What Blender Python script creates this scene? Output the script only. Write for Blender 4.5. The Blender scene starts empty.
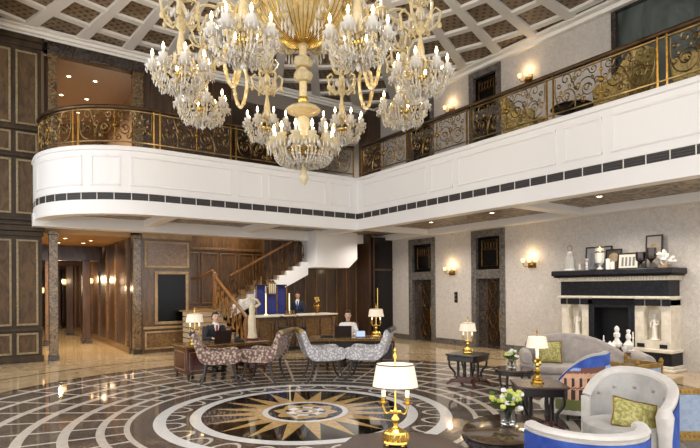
WORLD, EXPO = 1.65, 0.42
import bpy, math, random
from mathutils import Vector, Matrix
random.seed(7)
PI = math.pi; R = math.radians
sc = bpy.context.scene
COL = sc.collection
YAW = 34.779

# ---------------------------------------------------------------- mesh collector
class MB:
    def __init__(s): s.v = []; s.f = []; s.m = []
    def add(s, vs, fs, mi=0):
        o = len(s.v); s.v += [tuple(p) for p in vs]
        s.f += [tuple(i + o for i in f) for f in fs]; s.m += [mi] * len(fs); return s
    def box(s, x0, x1, y0, y1, z0, z1, mi=0):
        return s.add([(x0,y0,z0),(x1,y0,z0),(x1,y1,z0),(x0,y1,z0),(x0,y0,z1),(x1,y0,z1),(x1,y1,z1),(x0,y1,z1)],
                     [(0,3,2,1),(4,5,6,7),(0,1,5,4),(1,2,6,5),(2,3,7,6),(3,0,4,7)], mi)
    def lathe(s, prof, c=(0,0,0), n=16, sx=1, sy=1, mi=0, flute=0, nf=0, cap=True):
        vs = []; k = len(prof)
        for (r, z) in prof:
            for i in range(n):
                a = 2*PI*i/n; q = r*(1 + flute*math.cos(nf*a))
                vs.append((c[0]+q*math.cos(a)*sx, c[1]+q*math.sin(a)*sy, c[2]+z))
        fs = []
        for j in range(k-1):
            for i in range(n):
                i2 = (i+1) % n; fs.append((j*n+i, j*n+i2, (j+1)*n+i2, (j+1)*n+i))
        if cap and prof[0][0] > 1e-4: fs.append(tuple(range(n-1, -1, -1)))
        if cap and prof[-1][0] > 1e-4: fs.append(tuple((k-1)*n+i for i in range(n)))
        return s.add(vs, fs, mi)
    def tube(s, pts, r, n=6, closed=False, mi=0, flat=1.0):
        P = [Vector(p) for p in pts]; k = len(P)
        rr = r if isinstance(r, (list, tuple)) else [r]*k
        vs = []; up = None
        for i in range(k):
            if closed: t = P[(i+1) % k] - P[i-1]
            else: t = P[min(i+1, k-1)] - P[max(i-1, 0)]
            if t.length < 1e-9: t = Vector((0,0,1))
            t.normalize()
            if up is None:
                up = Vector((0,0,1)) if abs(t.z) < .9 else Vector((1,0,0))
            up = (up - t*up.dot(t))
            if up.length < 1e-6: up = t.orthogonal()
            up.normalize(); b = t.cross(up)
            for j in range(n):
                a = 2*PI*j/n; vs.append(P[i] + (up*math.cos(a)*flat + b*math.sin(a))*rr[i])
        fs = []
        for i in range(k if closed else k-1):
            i2 = (i+1) % k
            for j in range(n):
                j2 = (j+1) % n; fs.append((i*n+j, i*n+j2, i2*n+j2, i2*n+j))
        if not closed: fs += [tuple(range(n-1,-1,-1)), tuple((k-1)*n+j for j in range(n))]
        return s.add(vs, fs, mi)
    def ball(s, c, r, n=10, m=6, mi=0):
        rx, ry, rz = (r, r, r) if not isinstance(r, (tuple, list)) else r
        vs = [(c[0],c[1],c[2]-rz)]
        for j in range(1, m):
            a = -PI/2 + PI*j/m
            for i in range(n):
                b = 2*PI*i/n; vs.append((c[0]+rx*math.cos(a)*math.cos(b), c[1]+ry*math.cos(a)*math.sin(b), c[2]+rz*math.sin(a)))
        vs.append((c[0],c[1],c[2]+rz)); fs = []; top = len(vs)-1
        for i in range(n):
            i2 = (i+1) % n; fs.append((0, 1+i2, 1+i))
            for j in range(m-2): fs.append((1+j*n+i, 1+j*n+i2, 1+(j+1)*n+i2, 1+(j+1)*n+i))
            fs.append((top, 1+(m-2)*n+i, 1+(m-2)*n+i2))
        return s.add(vs, fs, mi)
    def drop(s, c, r, h, mi=0):           # faceted crystal drop hanging from c
        x, y, z = c; n = 4
        vs = [(x,y,z)] + [(x+r*math.cos(PI/2*i+.4), y+r*math.sin(PI/2*i+.4), z-h*.65) for i in range(4)] + [(x,y,z-h)]
        return s.add(vs, [(0,1+i,1+(i+1)%4) for i in range(4)] + [(5,1+(i+1)%4,1+i) for i in range(4)], mi)
    def prism(s, poly, z0, z1, mi=0):
        n = len(poly); vs = [(p[0],p[1],z0) for p in poly] + [(p[0],p[1],z1) for p in poly]
        return s.add(vs, [tuple(range(n-1,-1,-1)), tuple(range(n,2*n))] + [(i,(i+1)%n,n+(i+1)%n,n+i) for i in range(n)], mi)
    def slab(s, poly, y0, y1, mi=0):      # polygon in x,z extruded along y
        n = len(poly); vs = [(p[0],y0,p[1]) for p in poly] + [(p[0],y1,p[1]) for p in poly]
        return s.add(vs, [tuple(range(n)), tuple(range(2*n-1,n-1,-1))] + [((i+1)%n,i,n+i,n+(i+1)%n) for i in range(n)], mi)
    def loft(s, rings, cap=True, mi=0, closed=True):
        n = len(rings[0]); vs = [p for r in rings for p in r]; fs = []
        for j in range(len(rings)-1):
            for i in range(n if closed else n-1):
                i2 = (i+1) % n; fs.append((j*n+i, j*n+i2, (j+1)*n+i2, (j+1)*n+i))
        if cap: fs += [tuple(range(n-1,-1,-1)), tuple((len(rings)-1)*n+i for i in range(n))]
        return s.add(vs, fs, mi)
    def xf(s, M, start=0):
        for i in range(start, len(s.v)): s.v[i] = tuple(M @ Vector(s.v[i]))
        return s

def obj(name, mb, mats, parent=None, smooth=38, bevel=0, loc=None, rz=0, kind=None, label=None):
    me = bpy.data.meshes.new(name); me.from_pydata(mb.v, [], mb.f)
    if not isinstance(mats, (list, tuple)): mats = [mats]
    for m in mats: me.materials.append(m)
    if any(mb.m): me.polygons.foreach_set('material_index', mb.m)
    if smooth:
        me.polygons.foreach_set('use_smooth', [True]*len(mb.f)); me.set_sharp_from_angle(angle=R(smooth))
    me.update()
    o = bpy.data.objects.new(name, me); COL.objects.link(o)
    if parent: o.parent = parent
    if loc: o.location = loc
    if rz: o.rotation_euler.z = rz
    if bevel:
        b = o.modifiers.new('bevel', 'BEVEL'); b.width = bevel; b.segments = 2; b.limit_method = 'ANGLE'; b.angle_limit = R(40)
    if kind: o['kind'] = kind
    if label: o['label'] = label
    return o

def tag(o, label, cat, group=None):
    o['label'] = label; o['category'] = cat
    if group: o['group'] = group
    return o
def thing(name, label, cat, loc=(0,0,0), rz=0, group=None):
    o = bpy.data.objects.new(name, None); o.empty_display_size = .1; COL.objects.link(o)
    o.location = loc; o.rotation_euler.z = rz
    return tag(o, label, cat, group)
def struct(name, mb, mats, **k): return obj(name, mb, mats, kind='structure', **k)
def dup(root, loc, rz=None, label=None):
    def cp(o, par):
        c = o.copy(); COL.objects.link(c)
        if par: c.parent = par
        for ch in o.children: cp(ch, c)
        return c
    c = cp(root, None); c.location = loc
    if rz is not None: c.rotation_euler.z = rz
    if label: c['label'] = label
    return c
def view(lat, d, z=0):                  # ground point from lateral and depth measured along the photographer's axis
    a = R(YAW); return (lat*math.cos(a) + d*math.sin(a), -lat*math.sin(a) + d*math.cos(a), z)
RV = -R(YAW)                            # rotation that lays local x along the photographer's right hand
def bez(p0, p1, p2, p3, n=10):
    p0, p1, p2, p3 = map(Vector, (p0, p1, p2, p3)); out = []
    for i in range(n+1):
        t = i/n; out.append(p0*(1-t)**3 + p1*3*t*(1-t)**2 + p2*3*t*t*(1-t) + p3*t**3)
    return out
def smooth_path(P, n=5):                # Catmull-Rom
    P = [Vector(p) for p in P]; Q = [P[0]*2-P[1]] + P + [P[-1]*2-P[-2]]; out = []
    for i in range(1, len(Q)-2):
        a, b, c, d = Q[i-1:i+3]
        for k in range(n):
            t = k/n; out.append(.5*((2*b)+(c-a)*t+(2*a-5*b+4*c-d)*t*t+(3*b-a-3*c+d)*t**3))
    return out + [P[-1]]

def lamp_point(parent, loc, e, col=(1,.8,.52), r=.12, name='chandelier_lamp'):
    l = bpy.data.lights.new(name, 'POINT'); l.energy = e; l.color = col; l.shadow_soft_size = r
    o = bpy.data.objects.new(name, l); COL.objects.link(o); o.location = loc; o.parent = parent
# ---------------------------------------------------------------- materials
def lin(c):
    if isinstance(c, str): c = tuple(int(c[i:i+2], 16)/255 for i in (0,2,4))
    return tuple((x/12.92 if x <= .04045 else ((x+.055)/1.055)**2.4) for x in c) + (1,)
class NT:                               # tiny expression builder on a node tree
    def __init__(s, m): s.t = m.node_tree; s.n = s.t.nodes; s.l = s.t.links
    def new(s, t, **k):
        n = s.n.new(t)
        for a, b in k.items(): setattr(n, a, b)
        return n
    def put(s, sock, v):
        if hasattr(v, 'is_output'): s.l.new(v, sock)
        else: sock.default_value = v
    def m(s, op, a, b=0.0, c=0.0):
        n = s.new('ShaderNodeMath', operation=op); s.put(n.inputs[0], a); s.put(n.inputs[1], b); s.put(n.inputs[2], c); return n.outputs[0]
    def mix(s, f, a, b):
        n = s.new('ShaderNodeMix', data_type='RGBA'); s.put(n.inputs[0], f); s.put(n.inputs[6], a); s.put(n.inputs[7], b); return n.outputs[2]
    def gt(s, a, b): return s.m('GREATER_THAN', a, b)
    def lt(s, a, b): return s.m('LESS_THAN', a, b)
    def coord(s, w='Object'): return s.new('ShaderNodeTexCoord').outputs[w]
    def noise(s, vec, scale, detail=4, rough=.55, dist=0):
        n = s.new('ShaderNodeTexNoise'); s.put(n.inputs['Vector'], vec); n.inputs['Scale'].default_value = scale
        n.inputs['Detail'].default_value = detail; n.inputs['Roughness'].default_value = rough; n.inputs['Distortion'].default_value = dist
        return n.outputs['Fac']
    def ramp(s, f, stops):
        n = s.new('ShaderNodeValToRGB'); s.put(n.inputs[0], f); e = n.color_ramp.elements
        while len(e) < len(stops): e.new(.5)
        for k, (p, c) in enumerate(stops): e[k].position = p; e[k].color = lin(c)
        return n.outputs[0]
MATS = {}
def mat(name, c, rough=.5, metal=0, c2=None, scale=6, lo=.35, hi=.65, dist=0, bump=0, bscale=40, emit=0, trans=0, coat=0, stretch=None, spec=None, sheen=0, ior=1.5, emc=None):
    if name in MATS: return MATS[name]
    m = bpy.data.materials.new(name); m.use_nodes = True; t = NT(m); b = t.n['Principled BSDF']
    b.inputs['Roughness'].default_value = rough; b.inputs['Metallic'].default_value = metal
    b.inputs['Base Color'].default_value = lin(c); b.inputs['IOR'].default_value = ior
    v = None
    if c2 or bump:
        v = t.coord()
        if stretch:
            mp = t.new('ShaderNodeMapping'); t.l.new(v, mp.inputs[0]); mp.inputs['Scale'].default_value = stretch; v = mp.outputs[0]
    if c2:
        t.l.new(t.ramp(t.noise(v, scale, 5, .6, dist), [(lo, c), (hi, c2)]), b.inputs['Base Color'])
    if bump:
        bp = t.new('ShaderNodeBump'); bp.inputs['Strength'].default_value = bump; bp.inputs['Distance'].default_value = .02
        t.l.new(t.noise(v, bscale, 3), bp.inputs['Height']); t.l.new(bp.outputs[0], b.inputs['Normal'])
    if emit:
        b.inputs['Emission Color'].default_value = lin(emc or c); b.inputs['Emission Strength'].default_value = emit
    b.inputs['Transmission Weight'].default_value = trans
    b.inputs['Coat Weight'].default_value = coat; b.inputs['Coat Roughness'].default_value = .08
    if sheen: b.inputs['Sheen Weight'].default_value = sheen
    if spec is not None: b.inputs['Specular IOR Level'].default_value = spec
    MATS[name] = m; return m

W_WHITE = mat('white_paint', 'ebebec', .45)
W_CREAM = mat('cream_paint', 'f0ece5', .5)
W_PAPER = mat('silver_wallpaper', 'bbb4ad', .4, c2='cfc9c2', scale=11, dist=1.5, bump=.05, bscale=30)
STONE_G = mat('grey_marble', '4a4643', .22, c2='77716b', scale=7, dist=2, coat=.2)
STONE_B = mat('brown_marble', '3d2f20', .2, c2='9a7f59', scale=9, lo=.38, hi=.72, dist=2.5, coat=.3)
STONE_D = mat('dark_marble', '26211f', .2, c2='5b5048', scale=8, lo=.4, hi=.75, dist=2, coat=.3)
WOOD_P = mat('panel_veneer', '46321f', .3, c2='694d31', scale=3, dist=1.5, coat=.25, stretch=(3,3,.6))
WOOD_L = mat('grey_veneer', '3f2f1f', .5, c2='614a30', scale=3, dist=1.5, coat=.03, spec=.3, stretch=(2,2,.8))
WOOD_LF = mat('grey_veneer_frame', '2e2318', .5, c2='433322', scale=3, coat=.03, spec=.3, stretch=(2,2,.8))
WOOD_D = mat('dark_wood', '37271a', .3, c2='513826', scale=3, coat=.3, stretch=(3,3,.5))
WOOD_X = mat('burl_wood', '553c22', .26, c2='84643c', scale=6, dist=3, coat=.3)
WOOD_M = mat('mahogany', '3a1710', .25, c2='5c2a1c', scale=4, coat=.4, stretch=(1,1,4))
WOOD_T = mat('light_trim_wood', '8a704e', .35, c2='a88d66', scale=6)
WOOD_BLK = mat('black_lacquer', '120c0a', .28, c2='1e1411', scale=4, coat=.12)
WOOD_TOP = mat('brown_table_top', '3b302b', .25, c2='4a3c35', scale=5, coat=.3)
GOLD = mat('polished_brass', 'dfbe68', .18, 1)
GOLD_A = mat('antique_gold', 'a8823f', .32, 1, c2='7d5d29', scale=20)
IRON_D = mat('dark_bronze_scrollwork', '6b4c28', .45, .8, c2='3a2816', scale=5)
IRON = mat('gilded_iron', 'a0865a', .38, 1, c2='3f3222', scale=3, lo=.35, hi=.7)
IRON_H = mat('bronze_handrail', '4a3a2c', .3, .8, c2='6b5640', scale=4)
BLACK = mat('black_gloss', '050505', .25, spec=.25)
BLACK_M = mat('black_matt', '121113', .5)
STONE_BLK = mat('black_stone', '0e0e13', .45, c2='2b2b34', scale=14, lo=.45, hi=.8, dist=1, spec=.3)
STONE_CR = mat('cream_stone', 'cfc6b4', .5, c2='e3dccd', scale=8)
WHITE_C = mat('white_ceramic', 'f0eee8', .2)
MARBLE_W = mat('white_statuary', 'e6e1d6', .35, c2='f2efe8', scale=6)
GLASS = mat('clear_glass', 'f4f6f4', .03, trans=1, ior=1.45)
CRYSTAL = mat('crystal', 'fffaf0', .1, trans=.4, ior=1.5, coat=.4)
CR_GOLD = mat('amber_crystal', 'f0d9a0', .12, trans=.4, c2='fff1cc', scale=18, ior=1.5)
FLAME = mat('lit_bulb', 'ffe9c0', .4, emit=16, emc='ffdca0')
WAX = mat('candle_sleeve', 'f6efdf', .4)
SHADE = mat('lit_lampshade', 'efe3d2', .8, emit=.16, emc='ffe2b4')
SHADE_H = mat('lampshade_hot', 'fff4dd', .8, emit=.9, emc='ffe6b6')
SHADE_T = mat('lampshade_trim', '6b5a48', .7)
SCON = mat('lit_sconce_glass', 'ffe2b0', .3, emit=1.1, emc='ffcf92')
DOWNL = mat('lit_downlight', 'fff0d8', .3, emit=14, emc='ffe8c4')
SKIN = mat('skin', 'c99a7c', .5); SKIN2 = mat('skin_light', 'e0b79c', .5); HAIR = mat('black_hair', '120d0b', .4)
SUIT = mat('dark_suit', '14161c', .7, sheen=.2); SUIT_B = mat('navy_suit', '1b2438', .7); SHIRT = mat('white_shirt', 'f0eeea', .7); TIE = mat('red_tie', '9c1d22', .5)
LAPTOP = mat('laptop_shell', '2b1f1b', .35); SCREEN = mat('lit_screen', '9fb4d6', .3, emit=.6)
# ---------------------------------------------------------------- patterned materials
def floor_material():
    m = bpy.data.materials.new('inlaid_marble_floor'); m.use_nodes = True; t = NT(m); b = t.n['Principled BSDF']
    v = t.coord(); sx = t.new('ShaderNodeSeparateXYZ'); t.l.new(v, sx.inputs[0])
    x = t.m('SUBTRACT', sx.outputs[0], 3.787); y = t.m('SUBTRACT', sx.outputs[1], 6.32)
    r = t.m('SQRT', t.m('ADD', t.m('MULTIPLY', x, x), t.m('MULTIPLY', y, y)))
    th = t.m('ARCTAN2', y, x)
    def cell(n, phase_deg):             # signed distance in units of the cell, -0.5..0.5, with the line at 0
        q = t.m('DIVIDE', t.m('SUBTRACT', th, R(phase_deg)), 2*PI/n); q = t.m('ADD', q, 1000.5)
        return t.m('SUBTRACT', t.m('FRACT', q), .5)
    def band(r0, r1): return t.m('MULTIPLY', t.gt(r, r0), t.lt(r, r1))
    n1 = t.noise(v, 1.6, 6, .65, 1.5); n2 = t.noise(v, 14, 5, .6, 1)
    # beige field with big tiles and darker joints
    beige = t.ramp(n1, [(.3, 'ac9672'), (.7, 'd0ba96')])
    dark = t.ramp(t.m('ADD', t.m('MULTIPLY', n1, .5), t.m('MULTIPLY', n2, .5)), [(.35, '50473f'), (.6, '776c62'), (.75, '93887c')])
    light = t.ramp(n2, [(.3, 'cfc5b7'), (.7, 'e8e0d4')])
    white = t.ramp(n2, [(.3, 'eceae7'), (.7, 'fbfaf8')])
    tan = t.ramp(n2, [(.3, 'b8904f'), (.7, 'dcbb80')])
    blk = t.ramp(n2, [(.4, '0b0b0c'), (.75, '2c2a28')])
    col = beige
    bd = lin('4a3a2b')
    for (a, bb) in ((6.7, 6.78),): col = t.mix(band(a, bb), col, bd)
    col = t.mix(band(0, 5.55), col, bd)
    col = t.mix(band(0, 5.4), col, dark)
    # radial strips
    q = t.m('ABSOLUTE', cell(40, 1.2)); w = t.m('MULTIPLY', t.m('MULTIPLY', q, 2*PI/40), r)
    col = t.mix(t.m('MULTIPLY', t.lt(w, .024), band(2.35, 5.4)), col, light)
    for rr, hw in ((2.36, .035), (2.66, .05), (3.06, .06), (3.53, .06), (4.0, .06), (4.55, .05), (5.1, .05)):
        col = t.mix(band(rr-hw, rr+hw), col, light)
    col = t.mix(band(1.89, 2.05), col, white)
    # loops between the two white rings
    u = cell(26, 3); e1 = t.m('DIVIDE', u, .36); e2 = t.m('DIVIDE', t.m('SUBTRACT', r, 1.9), .24)
    ee = t.m('SQRT', t.m('ADD', t.m('MULTIPLY', e1, e1), t.m('MULTIPLY', e2, e2)))
    lp = t.m('MULTIPLY', t.m('MULTIPLY', t.gt(ee, .84), t.lt(ee, 1.06)), band(1.6, 1.89))
    col = t.mix(lp, col, light)
    col = t.mix(band(0, 1.59), col, white)
    col = t.mix(band(0, 1.44), col, blk)
    # twenty tapering rays
    s = t.m('ABSOLUTE', cell(20, 12.0)); wr = t.m('MULTIPLY', t.m('MULTIPLY', s, 2*PI/20), r)
    lim = t.m('MULTIPLY', t.m('SUBTRACT', 1.43, r), .122/.83)
    col = t.mix(t.m('MULTIPLY', t.lt(wr, lim), band(.6, 1.43)), col, tan)
    col = t.mix(band(0, .61), col, white); col = t.mix(band(0, .53), col, blk)
    # petalled rosette
    p = t.m('ABSOLUTE', cell(8, 5)); pr = t.m('ADD', .36, t.m('MULTIPLY', t.m('SUBTRACT', .5, p), .22))
    col = t.mix(t.lt(r, pr), col, tan)
    p2 = t.m('ABSOLUTE', cell(6, 20)); ring2 = t.m('MULTIPLY', t.lt(p2, .3), band(.18, .30))
    col = t.mix(t.m('MULTIPLY', t.gt(p2, .12), band(.08, .27)), col, white); col = t.mix(t.m('MULTIPLY', t.lt(p2, .2), band(.2, .29)), col, blk)
    col = t.mix(band(0, .17), col, tan); col = t.mix(band(0, .1), col, white); col = t.mix(band(0, .05), col, blk)
    t.l.new(col, b.inputs['Base Color'])
    b.inputs['Roughness'].default_value = .05; b.inputs['Coat Weight'].default_value = .15; b.inputs['Coat Roughness'].default_value = .03; b.inputs['IOR'].default_value = 1.55
    return m
FLOOR = floor_material()

def lattice_material():                 # brown pierced lattice of the ceiling coffers
    m = bpy.data.materials.new('pierced_lattice'); m.use_nodes = True; t = NT(m); b = t.n['Principled BSDF']
    v = t.coord(); sx = t.new('ShaderNodeSeparateXYZ'); t.l.new(v, sx.inputs[0])
    a = t.m('MULTIPLY', t.m('ADD', sx.outputs[0], sx.outputs[1]), 4.2); c = t.m('MULTIPLY', t.m('SUBTRACT', sx.outputs[0], sx.outputs[1]), 4.2)
    fa = t.m('ABSOLUTE', t.m('SUBTRACT', t.m('FRACT', t.m('ADD', a, 100)), .5)); fc = t.m('ABSOLUTE', t.m('SUBTRACT', t.m('FRACT', t.m('ADD', c, 100)), .5))
    d = t.m('SQRT', t.m('ADD', t.m('MULTIPLY', fa, fa), t.m('MULTIPLY', fc, fc)))
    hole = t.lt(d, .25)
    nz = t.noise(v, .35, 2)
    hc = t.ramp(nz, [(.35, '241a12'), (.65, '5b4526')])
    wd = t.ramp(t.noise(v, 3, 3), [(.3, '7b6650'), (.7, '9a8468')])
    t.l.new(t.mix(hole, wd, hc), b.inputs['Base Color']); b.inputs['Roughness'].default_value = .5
    return m
LATTICE = lattice_material()
SWIRL = mat('veined_soffit', '3f3832', .4, c2='a8997f', scale=1.3, lo=.38, hi=.62, dist=6)
def spotted(name, base, spot, sc_=22):
    m = bpy.data.materials.new(name); m.use_nodes = True; t = NT(m); b = t.n['Principled BSDF']
    v = t.coord(); vo = t.new('ShaderNodeTexVoronoi'); vo.inputs['Scale'].default_value = sc_; t.l.new(v, vo.inputs['Vector'])
    t.l.new(t.ramp(vo.outputs['Distance'], [(.25, spot), (.6, base)]), b.inputs['Base Color']); b.inputs['Roughness'].default_value = .55
    b.inputs['Sheen Weight'].default_value = .3
    return m
FAB_BR = spotted('brown_spotted_fabric', '6b4d42', 'cdb8a6', 21)
FAB_SI = spotted('silver_spotted_fabric', 'a29ea1', 'e0dddc', 24)
VELV = mat('grey_velvet', 'a19d98', .7, c2='bdb9b3', scale=5, sheen=.5)
VELV_R = mat('pale_velvet_edge', 'c9c2ba', .65, c2='d9d3cc', scale=6, sheen=.4)
CUSH = mat('green_gold_brocade', '8d8a45', .7, c2='c9bb7c', scale=28, lo=.42, hi=.6)
SOFA = mat('taupe_sofa_fabric', '9b9088', .75, c2='b0a59c', scale=9, sheen=.3)
BLUEF = mat('pale_blue_upholstery', '93a3b8', .7, c2='a9b8ca', scale=20)
SKYB = mat('printed_sky_blue', '17318c', .6, c2='4a78cc', scale=2.2, lo=.4, hi=.75)
SKYL = mat('printed_sky_light', '7f9fdc', .6, c2='b3c6ea', scale=4)
BLUEV = mat('blue_velvet', '171d62', .8, c2='232c80', scale=8, sheen=.4)
PINKS = mat('printed_pink_stone', 'c99a7c', .7, c2='dbb294', scale=20); ARCH = mat('printed_dark_arch', '3c2a2a', .7); ROOF = mat('printed_roof', '7d5040', .7); LAWN = mat('printed_lawn', '6d7440', .7)
LEAF = mat('green_leaf', '4d6b2a', .5); YELL = mat('yellow_green_petals', 'c6cf4e', .5, c2='e0e08a', scale=20); PETW = mat('white_petals', 'ecebe6', .5)
GILT = mat('gilt_carved_wood', '8a6a34', .35, .6, c2='b08d4a', scale=18)
UPH_G = mat('gold_damask', '7d6a38', .55, c2='c0a865', scale=10, lo=.4, hi=.6, dist=1.5)
# ================================================================ the setting
XR, ZC, YB, XB = 11.88, 8.15, 14.65, 8.91
fl = MB().add([(-7,-7,0),(12.1,-7,0),(12.1,34,0),(-7,34,0)], [(0,1,2,3)])
struct('floor', fl, FLOOR)

# right wall with its openings, as a grid of blocks round the holes
def wall_grid(mb, fix, us, zs, holes, along='y', th=.2):
    us = sorted(set(us + [h[k] for h in holes for k in (0,1)])); zs = sorted(set(zs + [h[k] for h in holes for k in (2,3)]))
    for a, b in zip(us, us[1:]):
        for c, d in zip(zs, zs[1:]):
            um, zm = (a+b)/2, (c+d)/2
            if any(h[0] < um < h[1] and h[2] < zm < h[3] for h in holes): continue
            if along == 'y': mb.box(fix, fix+th, a, b, c, d)
            else: mb.box(a, b, fix, fix+th, c, d)
    return mb
DOORS = [(11.72, 12.94), (9.05, 10.23)]
UP = [(11.72, 12.94), (9.13, 10.27)]
holes = [(a+.16, b-.16, 0, 3.2) for a, b in DOORS] + [(a+.16, b-.16, 4.95, 7.95) for a, b in UP] + [(-3, 6.08, 4.95, 8.1)]
struct('wall_right', wall_grid(MB(), XR, [-4, 19.2], [0, 8.3], holes), W_PAPER)
sk = MB()
for a, b in ((-4, 4.3), (7.4, 9.05), (10.23, 11.72), (12.94, 13.8)): sk.box(XR-.03, XR, a, b, 0, .17)
struct('baseboard_right', sk, STONE_G, bevel=.008)
def door(name, a, b, z0, ztop, split):
    fr = MB()
    x0 = XR-.04
    fr.box(x0, XR+.19, a, a+.17, z0, ztop); fr.box(x0, XR+.19, b-.17, b, z0, ztop); fr.box(x0, XR+.19, a+.17, b-.17, ztop-.2, ztop)
    if split: fr.box(x0+.01, XR+.19, a+.17, b-.17, split-.13, split+.13)
    d = struct(name, fr, STONE_G, bevel=.01)
    zt = (split-.13) if split else ztop-.2
    lf = MB().box(XR+.1, XR+.15, a+.17, b-.17, z0, zt); obj('door_leaf', lf, STONE_D, d)
    m = (a+b)/2
    pn = MB().box(XR+.07, XR+.1, m-.3, m+.08, z0+.1, zt-.06); pp = obj('carved_panel', pn, WOOD_BLK, d, bevel=.01)
    sc2 = MB()
    h = zt - z0 - .25
    for k in range(4):
        zc = z0 + .2 + h*(k+.5)/4
        for sgn in (-1, 1):
            sc2.tube([(XR+.062, m-.11+sgn*(.02+.1*math.sin(t/10*PI)), zc+(t/10-.5)*h/4.2) for t in range(11)], .012, 5)
        sc2.tube([(XR+.062, m-.11+.05*math.cos(t/10*2*PI), zc+.07*math.sin(t/10*2*PI)) for t in range(10)], .01, 5, closed=True)
    sc2.tube([(XR+.065, m-.27, z0+.14), (XR+.065, m+.05, z0+.14), (XR+.065, m+.05, zt-.1), (XR+.065, m-.27, zt-.1)], .012, 5, closed=True)
    obj('panel_scrollwork', sc2, mat('tarnished_gold', '7a5d30', .4, .9, c2='4a3519', scale=12), d)
    hd = MB().tube([(XR+.04, m-.36, z0+.55), (XR+.04, m-.36, z0+1.1)], .03, 8); hd.box(XR+.04, XR+.1, m-.39, m-.33, z0+.5, z0+1.15)
    obj('door_handle', hd, GOLD_A, d, bevel=.005)
    if split:
        tr = MB().box(XR+.08, XR+.1, a+.17, b-.17, split+.13, ztop-.2); obj('transom_pane', tr, BLACK, d)
        o2 = MB(); zc = (split+ztop)/2-.03; hh = (ztop-split-.33)/2-.1
        o2.tube([(XR+.07, m+u*.27, zc+w*hh) for u, w in ((-1,-1),(1,-1),(1,1),(-1,1))], .016, 5, closed=True)
        for k in range(5):
            o2.tube([(XR+.07, m-.2+.1*k+.05*math.cos(q), zc+hh*.55+.13*math.sin(q)) for q in [i/8*2*PI for i in range(8)]], .009, 4, closed=True)
        obj('transom_grille', o2, mat('tarnished_gold', '7a5d30', .4, .9), d)
    return d
door('door_1', *DOORS[0], 0, 3.37, 2.14); door('door_2', *DOORS[1], 0, 3.4, 2.13)
for k, (a, b) in enumerate(UP):
    d = door('door_%d' % (k+3), a, b, 4.93, 8.05, 6.75)
# dark gallery window on the upper right
wf = MB(); wf.box(XR-.02, XR+.18, 5.98, 6.08, 4.93, 8.15); wf.box(XR-.02, XR+.18, 3.2, 3.28, 4.93, 8.15); wf.box(XR-.02, XR+.18, -3, 6, 8.0, 8.1)
w1 = struct('window_1', wf, STONE_D)
obj('window_pane', MB().box(XR+.1, XR+.12, -3, 5.98, 4.95, 8.0), mat('glass_painted_reflections', '3b413f', .2, c2='6b726e', scale=.6, dist=2, spec=.3), w1)  # paler blotches paint reflections into the dark glass colour

# panelled pilasters of the left wall, y = YB
wl = MB().box(-2.5, 1.22, YB, YB+.25, 0, 8.3)
wlo = struct('wall_left', wl, WOOD_LF)
fr = MB(); pnl = MB()
def panel(x0, x1, z0, z1, y=YB, w=.05, fm=None, pm=None):
    fm = fm or fr; pm = pm or pnl
    pm.box(x0+w, x1-w, y-.012, y, z0+w, z1-w)
    for (a, b, c, d) in ((x0, x1, z0, z0+w), (x0, x1, z1-w, z1), (x0, x0+w, z0+w, z1-w), (x1-w, x1, z0+w, z1-w)): fm.box(a, b, y-.035, y, c, d)
for k in range(6):
    b1 = 1.14 - k*.555; a1 = b1 - .46
    panel(a1, b1, .2, .72); panel(a1, b1, .9, 3.0); panel(a1, b1, 3.62, 4.95); panel(a1, b1, 5.12, 5.62); panel(a1, b1, 5.8, 7.6)
obj('panel_moulding', fr, mat('panel_gilt_moulding', '75664c', .35, c2='93835f', scale=20), wlo, bevel=.01); obj('panel_field', pnl, WOOD_L, wlo)
co = MB()
for z0, z1, o in ((0, .16, .05), (.76, .84, .04), (3.08, 3.2, .05), (3.2, 3.34, .1), (3.34, 3.4, .14), (3.46, 3.54, .06), (5.0, 5.07, .06), (5.66, 5.74, .06), (7.7, 7.85, .05), (7.85, 7.98, .1)):
    co.box(-2.5, 1.22+o*.6, YB-o, YB, z0, z1)
obj('cornice_band', co, WOOD_LF, wlo, bevel=.012)
struct('ceiling.005', MB().box(-4, .1, 5, 14.9, 7.9, 8.1), W_CREAM)
struct('trim_1', MB().box(.08, .28, -3, 14.6, 7.7, 8.4), WOOD_LF)

# square marble pillars, lower and gallery
def pillar(x, y, z0, z1, label, w=.2):
    t = thing('marble_pillar', label, 'pillar', (x, y, z0), 0)
    obj('shaft', MB().box(-w/2, w/2, -w/2, w/2, .12, z1-z0-.1), STONE_B, t, bevel=.012)
    obj('plinth', MB().box(-w/2-.02, w/2+.02, -w/2-.02, w/2+.02, 0, .12), STONE_D, t, bevel=.01)
    obj('capital', MB().box(-w/2-.015, w/2+.015, -w/2-.015, w/2+.015, z1-z0-.1, z1-z0), STONE_B, t, bevel=.01)
    return t
pillar(1.47, 14.7, 0, 3.25, 'brown marble pillar at the left of the ground floor corridor entrance')
pillar(3.47, 14.72, 0, 3.25, 'brown marble pillar at the right of the corridor entrance beside the dark screen', .21)
pillar(1.47, 14.76, 4.93, 7.69, 'dark marble upper pillar beside the panelled left wall on the gallery')
pillar(3.53, 14.76, 4.93, 7.69, 'dark marble upper pillar on the gallery just left of the chandeliers', .26)
struct('trim_8', MB().box(.9, 1.37, 14.92, 15.05, 4.9, 8.4), WOOD_D)
struct('trim_2', MB().box(1.36, 3.68, 14.62, 14.9, 7.69, 8.15), STONE_D, bevel=.02)

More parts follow.
